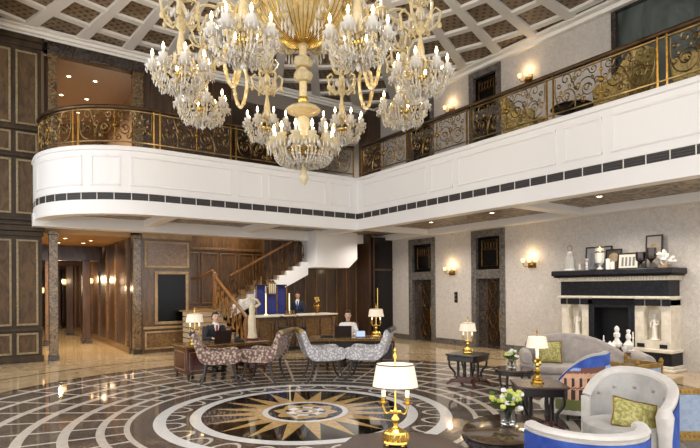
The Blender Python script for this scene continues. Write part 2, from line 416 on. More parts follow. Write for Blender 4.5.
# wall with the dark screen, stair hall walls, under-stair walls
tv = MB().box(3.58, 4.95, YB, YB+.95, 0, 3.6)
tvo = struct('wall_back', tv, WOOD_P)
fr2 = MB(); p2 = MB()
panel(3.66, 4.9, 2.36, 3.1, YB, .06, fr2, p2); panel(3.66, 4.9, .1, .6, YB, .05, fr2, p2)
fr2.box(3.62, 4.95, YB-.05, YB, .66, .73); fr2.box(3.6, 4.97, YB-.06, YB, 3.16, 3.3)
obj('panel_moulding', fr2, WOOD_T, tvo, bevel=.008); obj('burl_panel', p2, WOOD_X, tvo)
hall = MB().box(4.95, 9.9, 15.62, 15.8, 0, 4.6)
ho = struct('wall_back.001', hall, WOOD_P)
f3 = MB(); p3 = MB()
for a in [4.98+.62*k for k in range(8)]: panel(a, a+.56, 1.3, 2.9, 15.62, .04, f3, p3)
f3.box(4.95, 9.9, 15.57, 15.62, 2.98, 3.06); f3.box(4.95, 9.9, 15.57, 15.62, 1.15, 1.22)
obj('panel_moulding', f3, mat('stair_panel_moulding', '5b4228', .35, c2='7a5a38', scale=10), ho, bevel=.008); obj('panel_field', p3, WOOD_P, ho)
us = MB().box(7.3, 10.9, 14.62, 14.8, 0, 3.6).box(10.9, 11.05, 13.9, 14.8, 0, 3.6)
uo = struct('wall_back.002', us, WOOD_D)
f4 = MB()
for x in [7.5+.42*k for k in range(9)]: f4.box(x, x+.025, 14.59, 14.62, .1, 3.35)
f4.box(7.3, 10.9, 14.58, 14.62, 0, .12)
obj('panel_strip', f4, mat('wall_strip_wood', '6a4b2d', .3, c2='8a683f', scale=10), uo)
d5 = struct('door_5', MB().box(11.0, 11.88, 13.8, 13.9, 0, 3.5), mat('smoked_glass', '120d0b', .2, spec=.4))
obj('door_handle', MB().tube([(11.12, 13.72, .75), (11.12, 13.72, 1.75)], .02, 8).tube([(11.12,13.8,.85),(11.12,13.72,.85)],.012,6).tube([(11.12,13.8,1.65),(11.12,13.72,1.65)],.012,6), GOLD, d5)
obj('door_stile', MB().box(11.0, 11.06, 13.77, 13.8, 0, 3.5).box(11.06, 11.88, 13.77, 13.8, 2.35, 2.42), WOOD_D, d5)

# corridor behind the pillars
struct('wall_left.001', MB().box(-1.2, -1, 14.9, 32, 0, 3.6), WOOD_P)
cw = struct('wall_right.001', MB().box(3.36, 3.58, 14.9, 32, 0, 3.6), WOOD_D)
cs = MB()
for k in range(11): cs.box(3.31, 3.36, 15.2+1.4*k, 15.2+1.4*k+.16, 0, 3.2)
cs.box(3.3, 3.36, 14.9, 32, 0, .18)
obj('wall_pilaster', cs, WOOD_X, cw)
struct('wall_back.003', MB().box(-1.2, 3.6, 32, 32.2, 0, 3.6), WOOD_X)
struct('ceiling.001', MB().box(-1.2, 3.6, 14.9, 32, 3.2, 3.35), mat('warm_ceiling', 'b08a5c', .6))
bm = MB()
for y in (18.6, 22.5, 26.5): bm.box(-1, 3.3, y, y+.3, 2.72, 3.2)
struct('trim_3', bm, WOOD_D)
for y, lab in ((18.75, 'dark wood corridor column under the first ceiling beam'), (22.65, 'dark wood corridor column under the second ceiling beam'), (26.65, 'dark wood corridor column under the farthest ceiling beam')):
    for x, w in ((2.82, 'right hand '), (1.75, 'left hand ')):
        t = thing('corridor_column', w + lab, 'column', (x, y, 0))
        obj('shaft', MB().box(-.12, .12, -.12, .12, .15, 2.72), WOOD_X if x < 2 else WOOD_D, t, bevel=.01); obj('base', MB().box(-.15, .15, -.15, .15, 0, .15), STONE_D, t, bevel=.01)
# gallery rooms above the corridor and the stair
struct('ceiling.002', MB().box(1.3, 3.8, 14.9, 22, 7.7, 7.85), mat('gallery_ceiling', 'cdb9a3', .7))
struct('trim_7', MB().box(1.3, 3.8, 14.9, 15.05, 7.75, 8.4), STONE_D)
struct('wall_back.004', MB().box(1.0, 3.9, 20.5, 20.7, 4.9, 7.8), mat('warm_wall', 'a58a6a', .6))
struct('wall_left.002', MB().box(1.1, 1.3, 14.9, 22, 4.9, 7.8), mat('warm_wall_side', 'a58a6a', .6))
struct('wall_right.002', MB().box(3.7, 3.9, 14.9, 22, 4.9, 7.8), mat('warm_wall_side', 'a58a6a', .6))
gw = struct('wall_back.005', MB().box(3.68, 6.3, 14.8, 15.0, 4.9, 8.3), WOOD_D)
g2 = MB()
for x in [3.9+.6*k for k in range(4)]: g2.box(x, x+.04, 14.76, 14.8, 5, 8)
obj('panel_strip', g2, WOOD_P, gw)
GREY = mat('grey_plaster', '8a8178', .7)
struct('trim_4', MB().box(6.3, 11.88, 14.66, 14.86, 7.55, 8.2), GREY)
struct('ceiling.003', MB().box(6.3, 11.88, 14.86, 19, 7.55, 7.7), GREY)
struct('wall_back.006', MB().box(6.3, 11.88, 18.8, 19, 4.9, 7.7), WOOD_D)
struct('trim_5', MB().box(11.3, 11.88, 14.4, 14.95, 4.93, 8.1), WOOD_D)

# coffered ceiling: radial and ring ribs clipped to the hall, lattice above
def clip(poly, x0, x1, y0, y1):
    for ax, lim, sg in ((0,x0,1),(0,x1,-1),(1,y0,1),(1,y1,-1)):
        out = []
        for i in range(len(poly)):
            p, q = poly[i-1], poly[i]; a, b = (p[ax]-lim)*sg, (q[ax]-lim)*sg
            if (a >= 0) != (b >= 0):
                t = a/(a-b); out.append((p[0]+(q[0]-p[0])*t, p[1]+(q[1]-p[1])*t))
            if b >= 0: out.append(q)
        poly = out
        if not poly: return []
    return poly
CXC, CYC = 3.787, 6.32
RECT = (.28, XR, -3, YB)
rings = [1.62+k for k in range(12)]
rib = MB()
def put(poly, z0, z1):
    p = clip(poly, *RECT)
    if len(p) > 2:
        ar = sum(p[i-1][0]*p[i][1]-p[i][0]*p[i-1][1] for i in range(len(p)))
        if abs(ar) > 1e-4: rib.prism(p if ar > 0 else p[::-1], z0, z1)
for k in range(48):
    a = R(7.5*k + 4.1); c, s = math.cos(a), math.sin(a); hw = .15
    r0, r1 = 1.3, 14
    put([(CXC+r*c-w*s, CYC+r*s+w*c) for r, w in ((r0,-hw*.35),(r1,-hw*1.25),(r1,hw*1.25),(r0,hw*.35))], ZC, ZC+.09)
    for rr in rings:
        a2 = a + R(7.5); h = .09 if rr < 12 else .1
        put([(CXC+q*math.cos(b), CYC+q*math.sin(b)) for q, b in ((rr-h,a),(rr+h,a),(rr+h,a2),(rr-h,a2))], ZC+.012, ZC+.09)
co = struct('ceiling', rib, W_CREAM, smooth=0)
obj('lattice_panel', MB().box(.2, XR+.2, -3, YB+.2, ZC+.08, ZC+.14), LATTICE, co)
cn = MB(); cn.box(.2, XR, YB-.22, YB, ZC-.02, ZC+.05).box(.2, XR, YB-.13, YB, ZC-.1, ZC-.02).box(.2, XR, YB-.06, YB, ZC-.16, ZC-.1)
cn.box(XR-.3, XR, 5.2, YB, ZC-.02, ZC+.05).box(XR-.14, XR, 5.2, YB, ZC-.12, ZC-.02)
cn.box(.2, XR+.1, YB, YB+.12, ZC-.15, ZC+.2)
struct('trim_6', cn, W_CREAM, bevel=.012)

# ---------------------------------------------------------------- balcony
def balcony_path():
    P = [(1.03, 14.62), (1.03, 14.35)]
    for k in range(17):
        a = PI + PI/2*k/16; P.append((3.33+2.3*math.cos(a), 14.17+2.3*math.sin(a)))
    P += [(3.33+k*.62, 11.87) for k in range(1, 9)] + [(XB, 11.87)]
    P += [(XB, 11.87-.6*k) for k in range(1, 24)]
    return P
BP = balcony_path()
# cumulative length and smooth normals (towards the hall)
BS = [0]
for p, q in zip(BP, BP[1:]): BS.append(BS[-1]+math.dist(p, q))
CORNER = BP.index((XB, 11.87)); SC_ = BS[CORNER]
def bat(s, off=0):
    s = max(0, min(BS[-1]-1e-4, s)); i = max(k for k in range(len(BS)) if BS[k] <= s+1e-9); i = min(i, len(BP)-2)
    t = (s-BS[i])/(BS[i+1]-BS[i]); x = BP[i][0]+(BP[i+1][0]-BP[i][0])*t; y = BP[i][1]+(BP[i+1][1]-BP[i][1])*t
    # local normal
    if s > SC_: nx, ny = -1, 0
    elif x >= 3.33: nx, ny = 0, -1
    elif y >= 14.17: nx, ny = -1, 0
    else:
        l = math.hypot(x-3.33, y-14.17); nx, ny = (x-3.33)/l, (y-14.17)/l
    return (x+nx*off, y+ny*off)
def s_of(x=None, y=None): return SC_-(XB-x) if x is not None else SC_+(11.87-y)
def sweep(mb, prof, s0, s1, mi=0, step=.25):
    ss = [s0] + [b for b in BS if s0+.01 < b < s1-.01] + [s1]; rings_ = []
    for s in ss:
        ring = []
        for o, z in prof:
            if abs(s-SC_) < 1e-6: ring.append((XB-o, 11.87-o, z))
            else: ring.append((*bat(s, o), z))
        rings_.append(ring)
    return mb.loft(rings_, mi=mi)
END = BS[-1]
fas = MB()
sweep(fas, [(-.3,3.43),(0.0,3.43),(.0,3.74),(-.04,3.74),(-.04,3.90),(0,3.90),(0,4.82),(.03,4.84),(.03,4.9),(.015,4.93),(-.3,4.93)][::-1], 0, END)
bo = struct('balcony', fas, W_WHITE)
gr = MB(); sweep(gr, [(-.035,3.745),(-.012,3.745),(-.012,3.895),(-.035,3.895)][::-1], 0, END)
for q in range(3): sweep(gr, [(-.012,3.76+.045*q),(-.002,3.77+.045*q),(-.012,3.78+.045*q)][::-1], 0, END)
obj('air_grille', gr, mat('dark_grille', '3c3a3c', .5), bo)
dv = MB(); s = .2
while s < END:
    sweep(dv, [(-.02,3.745),(.001,3.745),(.001,3.895),(-.02,3.895)][::-1], s, s+.014); s += .36
obj('grille_divider', dv, W_CREAM, bo, smooth=0)
def mould(s0, s1, z0=4.05, z1=4.72, w=.05):
    mb = MB(); pr = lambda a, b: [(-.01,a),(.012,a),(.022,(a+b)/2),(.012,b),(-.01,b)][::-1]
    sweep(mb, pr(z0, z0+w), s0, s1); sweep(mb, pr(z1-w, z1), s0, s1)
    for a in (s0, s1-w): sweep(mb, [(-.01,z0),(.014,z0),(.014,z1),(-.01,z1)][::-1], a, a+w)
    obj('panel_moulding', mb, W_WHITE, bo)
ml = []
y = 11.65
for a, b in ((11.6, 9.1), (8.92, 8.22), (8.06, 5.62), (5.46, 4.74), (4.58, 2.1), (1.9, 1.2)): ml.append((s_of(y=a), s_of(y=b)))
for a, b in ((8.0, 8.68), (6.06, 7.84), (5.22, 5.9)): ml.append((s_of(x=a), s_of(x=b)))
sa = s_of(x=3.33); ml += [(sa-.64, s_of(x=5.04)), (sa-1.48, sa-.84), (sa-3.25, sa-1.67)]
for a, b in ml: mould(a, b)
# soffit under the balcony: veined panels between pale beams
sf = MB()
sf.prism([(BP[i][0]+.02, BP[i][1]+.02) for i in range(CORNER+1)] + [(XB, YB), (1.05, YB)], 3.6, 3.9)
sf.box(XB+.02, XR, -3, 14.6, 3.6, 3.9)
so = struct('ceiling.004', sf, SWIRL)
bmb = MB()
sweep(bmb, [(-.3,3.44),(-.01,3.44),(-.01,3.62),(-.3,3.62)][::-1], 0, END)
bmb.box(1.0, XR, 14.2, 14.62, 3.3, 3.62)                     # back beam
bmb.box(XR-.32, XR, -3, 14.2, 3.42, 3.62)
for x in (3.55, 6.35, XB): bmb.box(x, x+.28, 11.9, 14.25, 3.44, 3.62)
for yy in (11.87, 6.75, 1.6): bmb.box(XB+.05, XR-.3, yy-.14, yy+.14, 3.44, 3.62)
obj('soffit_beam', bmb, W_WHITE, so, bevel=.01)
slab = MB().box(XB+.3, XR, -3, 11.9, 3.9, 4.9).box(3.4, XR, 12.2, 19, 4.6, 4.9).box(1.3, 3.4, 14.6, 22, 4.6, 4.9)
struct('floor.001', slab, STONE_D)
# ================================================================ railing
def rail_map(s0, u, z, off=-.1): x, y = bat(s0+u, off); return (x, y, z)
def spiral(cx, cz, r0, a0, turns, sg, n=16, r1=.02):
    return [(cx+(r0+(r1-r0)*i/n)*math.cos(a0+sg*turns*2*PI*i/n), cz+(r0+(r1-r0)*i/n)*math.sin(a0+sg*turns*2*PI*i/n)) for i in range(n+1)]
def scrolls(flip, W=.95):
    L = []
    z0, z1 = 5.06, 5.76
    L.append(spiral(.27, 5.30, .21, -PI/2, 1.35, 1, 20))
    L.append([(p.x, p.y) for p in bez((.02,5.70,0), (.0,5.35,0), (.02,5.1,0), (.27,5.09,0), 8)])
    L.append(spiral(.70, 5.36, .19, PI/2, 1.4, -1, 18))
    L.append([(p.x, p.y) for p in bez((.70,5.55,0), (.5,5.58,0), (.45,5.2,0), (.44,5.08,0), 8)])
    L.append(spiral(.25, 5.64, .11, 0, 1.2, 1, 14)); L.append(spiral(.52, 5.66, .09, PI, 1.2, -1, 12))
    L.append(spiral(.82, 5.66, .09, PI, 1.2, 1, 12)); L.append(spiral(.88, 5.14, .07, PI/2, 1.2, 1, 12))
    L.append([(p.x, p.y) for p in bez((.36,5.64,0), (.42,5.5,0), (.42,5.45,0), (.52,5.36,0), 6)])
    L.append(spiral(.5, 5.22, .07, PI/2, 1.1, -1, 10))
    L.append([(p.x, p.y) for p in bez((.61,5.66,0), (.68,5.72,0), (.72,5.7,0), (.73,5.66,0), 5)])
    for cx, cz, r0, a0, sg in ((.09,5.3,.075,0,1),(.5,5.45,.08,PI,1),(.27,5.3,.1,PI,-1),(.7,5.36,.09,0,1),(.62,5.18,.08,PI/2,1),(.9,5.45,.06,-PI/2,-1),(.4,5.58,.06,PI/2,-1),(.1,5.55,.05,0,-1)): L.append(spiral(cx, cz, r0, a0, 1.15, sg, 11))
    if flip: L = [[(W-u, z) for u, z in q] for q in L]
    return L
def leaf_bits(W=.95):
    return [(.14,5.42),(.33,5.5),(.6,5.18),(.8,5.52),(.45,5.6)]
def railing(name, s0, s1, label, n_bays):
    t = thing(name, label, 'railing', (0,0,0))
    hr = MB(); sweep(hr, [(-.15,5.79),(-.06,5.79),(-.045,5.82),(-.06,5.85),(-.15,5.85),(-.165,5.82)][::-1], s0, s1); obj('handrail', hr, IRON_H, t)
    for z in (5.05, 5.745):
        b = MB(); sweep(b, [(-.115,z-.012),(-.085,z-.012),(-.085,z+.012),(-.115,z+.012)][::-1], s0, s1); obj('rail_bar', b, IRON, t)
    bay = (s1-s0)/n_bays
    for k in range(n_bays+1):
        pm = MB(); s = s0+bay*k
        for du in ((-.07, .07) if 0 < k < n_bays else (0,)):
            x, y = bat(min(max(s+du, s0+.01), s1-.01), -.1); pm.box(x-.014, x+.014, y-.014, y+.014, 4.93, 5.8); pm.box(x-.022, x+.022, y-.022, y+.022, 4.93, 4.98)
        obj('rail_post', pm, GOLD_A, t)
    for k in range(n_bays):
        for h in (0, 1):
            u0 = s0+bay*k+(.1 if h == 0 else bay/2+.02); sc = (bay/2-.12)/.95
            mb = MB()
            for q in scrolls(h == 1): mb.tube([rail_map(u0, u*sc, z) for u, z in q], .0115, 4)
            for u, z in leaf_bits():
                x, y, zz = rail_map(u0, (.95-u if h else u)*sc, z); mb.ball((x, y, zz), (.028,.028,.04), 6, 4)
            obj('scroll_panel', mb, IRON, t)
        c = MB(); um = s0+bay*(k+.5)
        c.tube([rail_map(um, 0, 5.05), rail_map(um, 0, 5.74)], .012, 5)
        for z, r in ((5.2,.03),(5.42,.05),(5.6,.03)):
            x, y, zz = rail_map(um, 0, z); c.ball((x, y, zz), (r,r,r*1.2), 7, 5)
        obj('rail_centre_bar', c, GOLD_A, t)
railing('balcony_railing', .3, SC_-.06, 'curved scrollwork railing along the left wing of the white balcony', 5)
railing('balcony_railing.001', SC_+.07, SC_+12.07, 'straight gilded scrollwork railing along the right wing of the white balcony', 6)

# ================================================================ small fittings
def downlight(x, y, z, label, grp, power=0, col=(1,.82,.6), spot=1.9):
    t = thing('ceiling_downlight', label, 'downlight', (x, y, z), 0, grp)
    rg = MB().lathe([(.075,0),(.075,-.012),(.05,-.012),(.05,0)], n=14); obj('trim_ring', rg, W_CREAM, t)
    obj('lens', MB().lathe([(.0,-.006),(.05,-.006),(.05,-.002)], n=12), DOWNL, t)
    if power:
        l = bpy.data.lights.new('downlight_lamp', 'SPOT'); l.energy = power; l.color = col; l.spot_size = spot; l.spot_blend = .8; l.shadow_soft_size = .06
        o = bpy.data.objects.new('downlight_lamp', l); COL.objects.link(o); o.location = (0,0,-.03); o.parent = t
G = 'downlights of the balcony soffit'
for k, (x, y, p) in enumerate([(10.4,10.4,150),(10.4,8.3,150),(10.4,5.6,190),(10.4,3.6,190),(10.3,12.9,110),(7.7,13.1,130),(5.0,13.2,130),(2.4,13.3,120)]):
    downlight(x, y, 3.6, ['small lit downlight in the right soffit above the second door','small lit downlight in the right soffit between second door and fireplace','small lit downlight in the right soffit above the fireplace mantel','small lit downlight in the right soffit beyond the fireplace at the edge','small lit downlight in the corner soffit panel above the back desk','small lit downlight in the soffit above the reception counter','small lit downlight in the soffit in front of the staircase','small lit downlight in the curved soffit by the corridor pillars'][k], G, p*.85, (1,.9,.78), 2.5)
GC = 'downlights of the corridor ceiling'
for x, y, w in ((1.9,16.0,'nearest left of four before the first beam'),(2.6,16.4,'nearest right of four before the first beam'),(1.9,17.6,'farther left of four before the first beam'),(2.55,17.4,'farther right of four before the first beam'),(2.0,20.5,'single one between the first and second beams'),(2.0,24.5,'single one beyond the second beam')):
    downlight(x, y, 3.2, 'lit corridor ceiling downlight, ' + w, GC, 170, (1,.76,.48), 2.6)
GLP = [(2.0,15.96),(2.66,15.93),(2.0,17.61),(2.69,17.57),(1.96,19.27),(2.66,19.05)]
GG = 'downlights of the left gallery room'
for k, (x, y) in enumerate(GLP):
    downlight(x, y, 7.7, 'lit gallery ceiling downlight above the curved railing, ' + ('nearest','middle','farthest')[k//2] + ' row ' + ('left','right')[k % 2], GG, 110, (1,.8,.6), 2.4)
downlight(6.4, 14.95, 4.6, 'unseen downlight added high above the staircase to light it', None, 200, (1,.8,.55), 2.6)  # out of view, added to brighten the stair hall
for x, y, lab in ((9.85,15.75,'lit downlight in the grey gallery ceiling behind the chandelier, left one of the pair'),(10.15,15.65,'lit downlight in the grey gallery ceiling behind the chandelier, right one of the pair')):
    downlight(x, y, 7.55, lab, 'downlights of the grey gallery ceiling', 90, (1,.88,.72), 2.6)
downlight(11.78, 6.95, ZC-.01, 'recessed downlight at the ceiling edge throwing a warm cone on the upper right wall', None, 260, (1,.82,.52), 1.3)

def sconce(y, z, label, name='wall_sconce'):
    t = thing(name, label, 'wall lamp', (XR, y, z), 0)
    bk = MB().ball((-.05,0,-.12), (.05,.09,.06), 10, 6); bk.box(-.02,0,-.12,.12,-.2,-.06)
    obj('bracket', bk, GOLD_A, t, bevel=.01)
    for dy in (-.19, 0, .19):
        a = MB().tube(bez((-.05,dy*.2,-.12),(-.1,dy*.7,-.2),(-.13,dy,-.16),(-.13,dy,-.06),8), .012, 6); obj('arm', a, GOLD_A, t)
        s = MB().lathe([(.0,-.05),(.035,-.05),(.05,0),(.056,.05),(.048,.05),(.03,-.03)], (-.13,dy,0), 12); obj('glass_shade', s, SCON, t)
    l = bpy.data.lights.new('sconce_lamp', 'POINT'); l.energy = 3.5; l.color = (1,.74,.42); l.shadow_soft_size = .08
    o = bpy.data.objects.new('sconce_lamp', l); COL.objects.link(o); o.location = (-.16,0,.14); o.parent = t
sconce(11.0, 2.33, 'three-light brass wall sconce between the two panelled doors on the ground floor')
sconce(8.2, 2.45, 'three-light brass wall sconce between the second door and the fireplace')
sconce(10.95, 7.3, 'three-light wall sconce on the gallery left of the upper framed door')
sconce(8.25, 7.35, 'three-light wall sconce on the gallery right of the upper framed door')
t = thing('lift_call_panel', 'small black call panel on the silver wall between the two doors', 'call panel', (XR, 10.85, 1.45))
obj('plate', MB().box(-.02,0,-.06,.06,-.16,.16), BLACK_M, t, bevel=.005); [obj('button', MB().box(-.03,-.02,-.025,.025,z,z+.06), mat('steel','b9b9b9',.3,1), t) for z in (-.08,.03)]

# dark screen in its timber frame
t = thing('wall_screen', 'large black screen in a wide wooden frame on the panelled wall right of the pillars', 'screen', (4.4, YB, 1.52))
f = MB()
for (a,b,c,d) in ((-.47,.47,.66,.74),(-.47,.47,-.74,-.66),(-.47,-.39,-.66,.66),(.39,.47,-.66,.66)): f.box(a,b,-.06,0,c,d)
obj('frame', f, WOOD_T, t, bevel=.012); obj('screen_panel', MB().box(-.39,.39,-.03,0,-.66,.66), BLACK, t)

# ================================================================ staircase
t = thing('staircase', 'turning staircase with white stringer and gilded scroll balustrade behind the reception counter', 'staircase', (0,0,0))
LND = 1.16
st = MB(); tr = MB()
n1 = 8
for k in range(n1):                      # lower flight, comes down towards the hall
    z = LND*(k+1)/(n1+0.0); y1 = 12.2+.25*k
    st.box(4.6, 5.55, y1, 14.3, z-LND/n1, z-.03); tr.box(4.6, 5.58, y1-.03, y1+.26, z-.03, z)
tr.box(4.6, 6.1, 14.2, 15.6, LND-.03, LND+.001); st.box(4.96, 6.1, 14.3, 15.6, LND-.2, LND-.03)
n2 = 10
for k in range(n2):                      # upper flight, rises to the right
    z = LND+.145*(k+1); x0 = 6.02+.265*k
    st.box(x0, x0+.265, 14.36, 15.55, z-.145, z-.03); tr.box(x0-.03, x0+.27, 14.34, 15.55, z-.03, z)
obj('riser', st, mat('stair_riser', 'bfae90', .4), t); obj('tread', tr, mat('stair_tread', '8d6a40', .35, c2='a98455', scale=8), t, bevel=.006)
pl = [(6.0, LND-.25)]
for k in range(n2):
    x0 = 6.02+.265*k; z = LND+.145*(k+1); pl += [(x0, z-.145), (x0, z)]
pl += [(6.02+.265*n2, LND+.145*n2), (6.02+.265*n2, 2.2)]
obj('stringer', MB().slab(pl, 14.24, 14.36), W_WHITE, t)
def balus(mb, p, q, h, nseg):
    p = Vector(p); q = Vector(q); d = (q-p)/nseg; up = Vector((0,0,1))
    for k in range(nseg):
        b = p+d*k; u = d
        for cx, cz, r0, a0, sg in ((.5,.45,.36,-PI/2,1),(.3,.8,.14,0,-1),(.75,.2,.14,PI,1)):
            mb.tube([b+u*(x if x else 0)+up*(z*h) for x, z in spiral(cx, cz*1, r0, a0, 1.3, sg, 12)], .017, 4)
        mb.tube([b, b+up*h], .014, 4)
b1 = MB(); balus(b1, (5.55,12.2,.2), (5.55,14.25,LND+.12), .8, 7); obj('scroll_balustrade', b1, mat('stair_gilding','8d6230',.4,.8,c2='5f3f1e',scale=6), t)
b2 = MB(); balus(b2, (6.0,14.3,LND+.15), (8.6,14.3,LND+1.57), .78, 8); obj('scroll_balustrade', b2, IRON_D, t)
HRW = mat('stair_handrail_wood', '7a512c', .3, c2='946a40', scale=8)
obj('handrail', MB().tube([(5.55,12.1,1.02),(5.55,14.3,2.12)], .045, 8), HRW, t)
obj('handrail', MB().tube([(6.0,14.3,LND+.98),(8.65,14.3,LND+2.4)], .035, 8), HRW, t)
obj('handrail', MB().tube([(4.98,15.5,2.05),(5.3,15.0,2.1),(5.5,14.35,2.3)], .035, 8), HRW, t)
for nw in (MB().box(5.49,5.61,14.25,14.37,LND,2.2).ball((5.55,14.31,2.2),.07,8,6), MB().box(5.5,5.6,12.1,12.2,0,1.0).ball((5.55,12.15,1.0),.06,8,6)): obj('newel_post', nw, HRW, t, bevel=.01)
ld = MB().slab([(8.67,2.42),(9.95,2.42),(10.3,2.72),(10.3,3.6),(8.67,3.6)], 13.75, 15.5)
obj('upper_landing', ld, W_WHITE, t, bevel=.01)

# ================================================================ reception counter
t = thing('reception_counter', 'long carved wooden reception counter with a cream stone top under the balcony', 'counter', (0,0,0))
bd = MB().box(6.2, 8.75, 12.9, 13.45, .1, .96); obj('body', bd, WOOD_P, t, bevel=.01)
tp = MB().box(6.1, 8.85, 12.8, 13.55, .96, 1.0); obj('counter_top', tp, STONE_CR, t, bevel=.01)
pf = MB()
for k in range(5): x = 6.26+.5*k; panel(x, x+.44, .2, .86, 12.9, .05, pf, pf)
obj('front_panel', pf, WOOD_X, t, bevel=.008)
obj('plinth', MB().box(6.15, 8.8, 12.86, 13.48, 0, .1), WOOD_BLK, t)
for x in (6.2, 7.46, 8.72):
    obj('pilaster', MB().lathe([(.07,.1),(.05,.2),(.045,.5),(.06,.8),(.08,.92)], (x, 12.87, 0), 10), GOLD_A if 0 else WOOD_X, t)
for k, (x, lab) in enumerate(((6.85, 'dark carved stool in front of the reception counter, left of the pair'), (7.35, 'dark carved stool in front of the reception counter, right of the pair'))):
    s = thing('bar_stool', lab, 'stool', (x, 12.5, 0), 0, 'stools at the reception counter')
    obj('seat', MB().lathe([(0,.62),(.17,.62),(.18,.66),(.16,.7),(0,.71)], n=14), BLACK_M, s)
    for a in range(4):
        c, q = math.cos(PI/4+a*PI/2), math.sin(PI/4+a*PI/2); obj('leg', MB().tube([(c*.1,q*.1,.62),(c*.15,q*.15,.3),(c*.2,q*.2,0)], [.02,.02,.014], 6), WOOD_BLK, s)
    obj('back', MB().tube([(-.13,.12,.66),(-.14,.16,.9),(0,.2,.98),(.14,.16,.9),(.13,.12,.66)], .02, 6), WOOD_BLK, s)
# blue velvet screen on the counter, gilt centre
t = thing('folding_screen', 'three-leaf dark blue velvet screen with a gilt crest behind the counter', 'screen', (7.15, 13.88, 0))
for k, x in enumerate((-.34, 0, .34)):
    obj('velvet_leaf', MB().box(x-.155,x+.155,-.02+.05*(k != 1),.03+.05*(k != 1),.2,1.84-.02*(k == 1)), BLUEV, t, bevel=.01)
pr = MB()
for x in (-.51,-.17,.17,.51): pr.tube([(x,-.03,.1),(x,-.03,1.84)], .018, 8)
obj('gilt_rod', pr, GOLD_A, t)
cr = MB().box(-.13,.13,-.07,-.03,1.58,1.94); obj('crest_panel', cr, GOLD_A, t, bevel=.015)
c2 = MB()
for x in (-.09,-.03,.03,.09): c2.box(x-.016,x+.016,-.085,-.07,1.62,1.9)
obj('crest_stripe', c2, STONE_CR, t)
obj('top_rail', MB().box(-.52,.52,-.02,.04,1.84,1.88).ball((0,0,1.96),(.12,.04,.06),10,6), WOOD_BLK, t)
for x in (-.4,.4): obj('foot', MB().box(x-.04,x+.04,-.16,.2,0,.2), WOOD_BLK, t)
lr = MB().tube([(0,0,0),(0,0,.62)], .016, 8); lr.lathe([(.06,0),(.06,.02),(.02,.03)], n=10)
for x, lab in ((6.70,'slim white light rod standing on the counter left of the blue screen'),(7.47,'slim white light rod standing on the counter right of the blue screen')):
    o = obj('light_rod', lr, SHADE_H, loc=(x, 13.35, 1.0)); tag(o, lab, 'light')
def urn(loc, label, m, s=1, name='urn'):
    t = thing(name, label, 'urn', loc)
    b = MB().lathe([(.07*s,0),(.07*s,.02*s),(.025*s,.05*s),(.03*s,.09*s),(.1*s,.2*s),(.11*s,.28*s),(.06*s,.34*s),(.09*s,.38*s),(.08*s,.38*s),(.05*s,.34*s)], n=14); obj('body', b, m, t)
    for sg in (-1, 1): obj('handle', MB().tube(bez((sg*.09*s,0,.2*s),(sg*.2*s,0,.26*s),(sg*.16*s,0,.42*s),(sg*.07*s,0,.36*s),8), .012*s, 6), m, t)
    return t
u = urn((8.35, 13.2, 1.0), 'tall gilded urn with flowers on the right end of the reception counter', GOLD_A, .8)
fl_ = MB(); random.seed(3)
for k in range(14): a = random.random()*6.28; q = random.random()*.09; fl_.ball((q*math.cos(a), q*math.sin(a), .34+random.random()*.14), .03, 6, 4)
obj('flower', fl_, mat('yellow_blossom','c9a94e',.5), u)
pd = MB().box(-.16,.16,-.1,.1,0,.03)
for k in range(4): pd.lathe([(.03,.03),(.02,.07),(.03,.1),(0,.13)], (-.12+.08*k,0,0), 8)
o = obj('desk_tray', pd, GOLD_A, loc=(7.35, 13.1, 1.0), bevel=.004); tag(o, 'small gilt tray of ornaments on the counter in front of the blue screen', 'tray')

for x, y, z, lab in ((3.24,20.5,2.05,'small glowing lamp on the right wall deep in the corridor'),(2.64,22.65,2.05,'small glowing lamp on the farther corridor column'),(1.89,22.65,1.72,'small glowing lamp seen left of the first marble pillar')):
    t = thing('corridor_lamp', lab, 'wall lamp', (x, y, z))
    obj('glass_shade', MB().lathe([(.0,-.06),(.06,-.05),(.09,.0),(.09,.1),(.05,.14)], n=12), SCON, t); obj('bracket', MB().box(-.02,.06,-.02,.02,-.1,-.05), GOLD_A, t)
    lamp_point(t, (-.2,-.2,.1), 14, (1,.74,.45), .1, 'corridor_bulb')
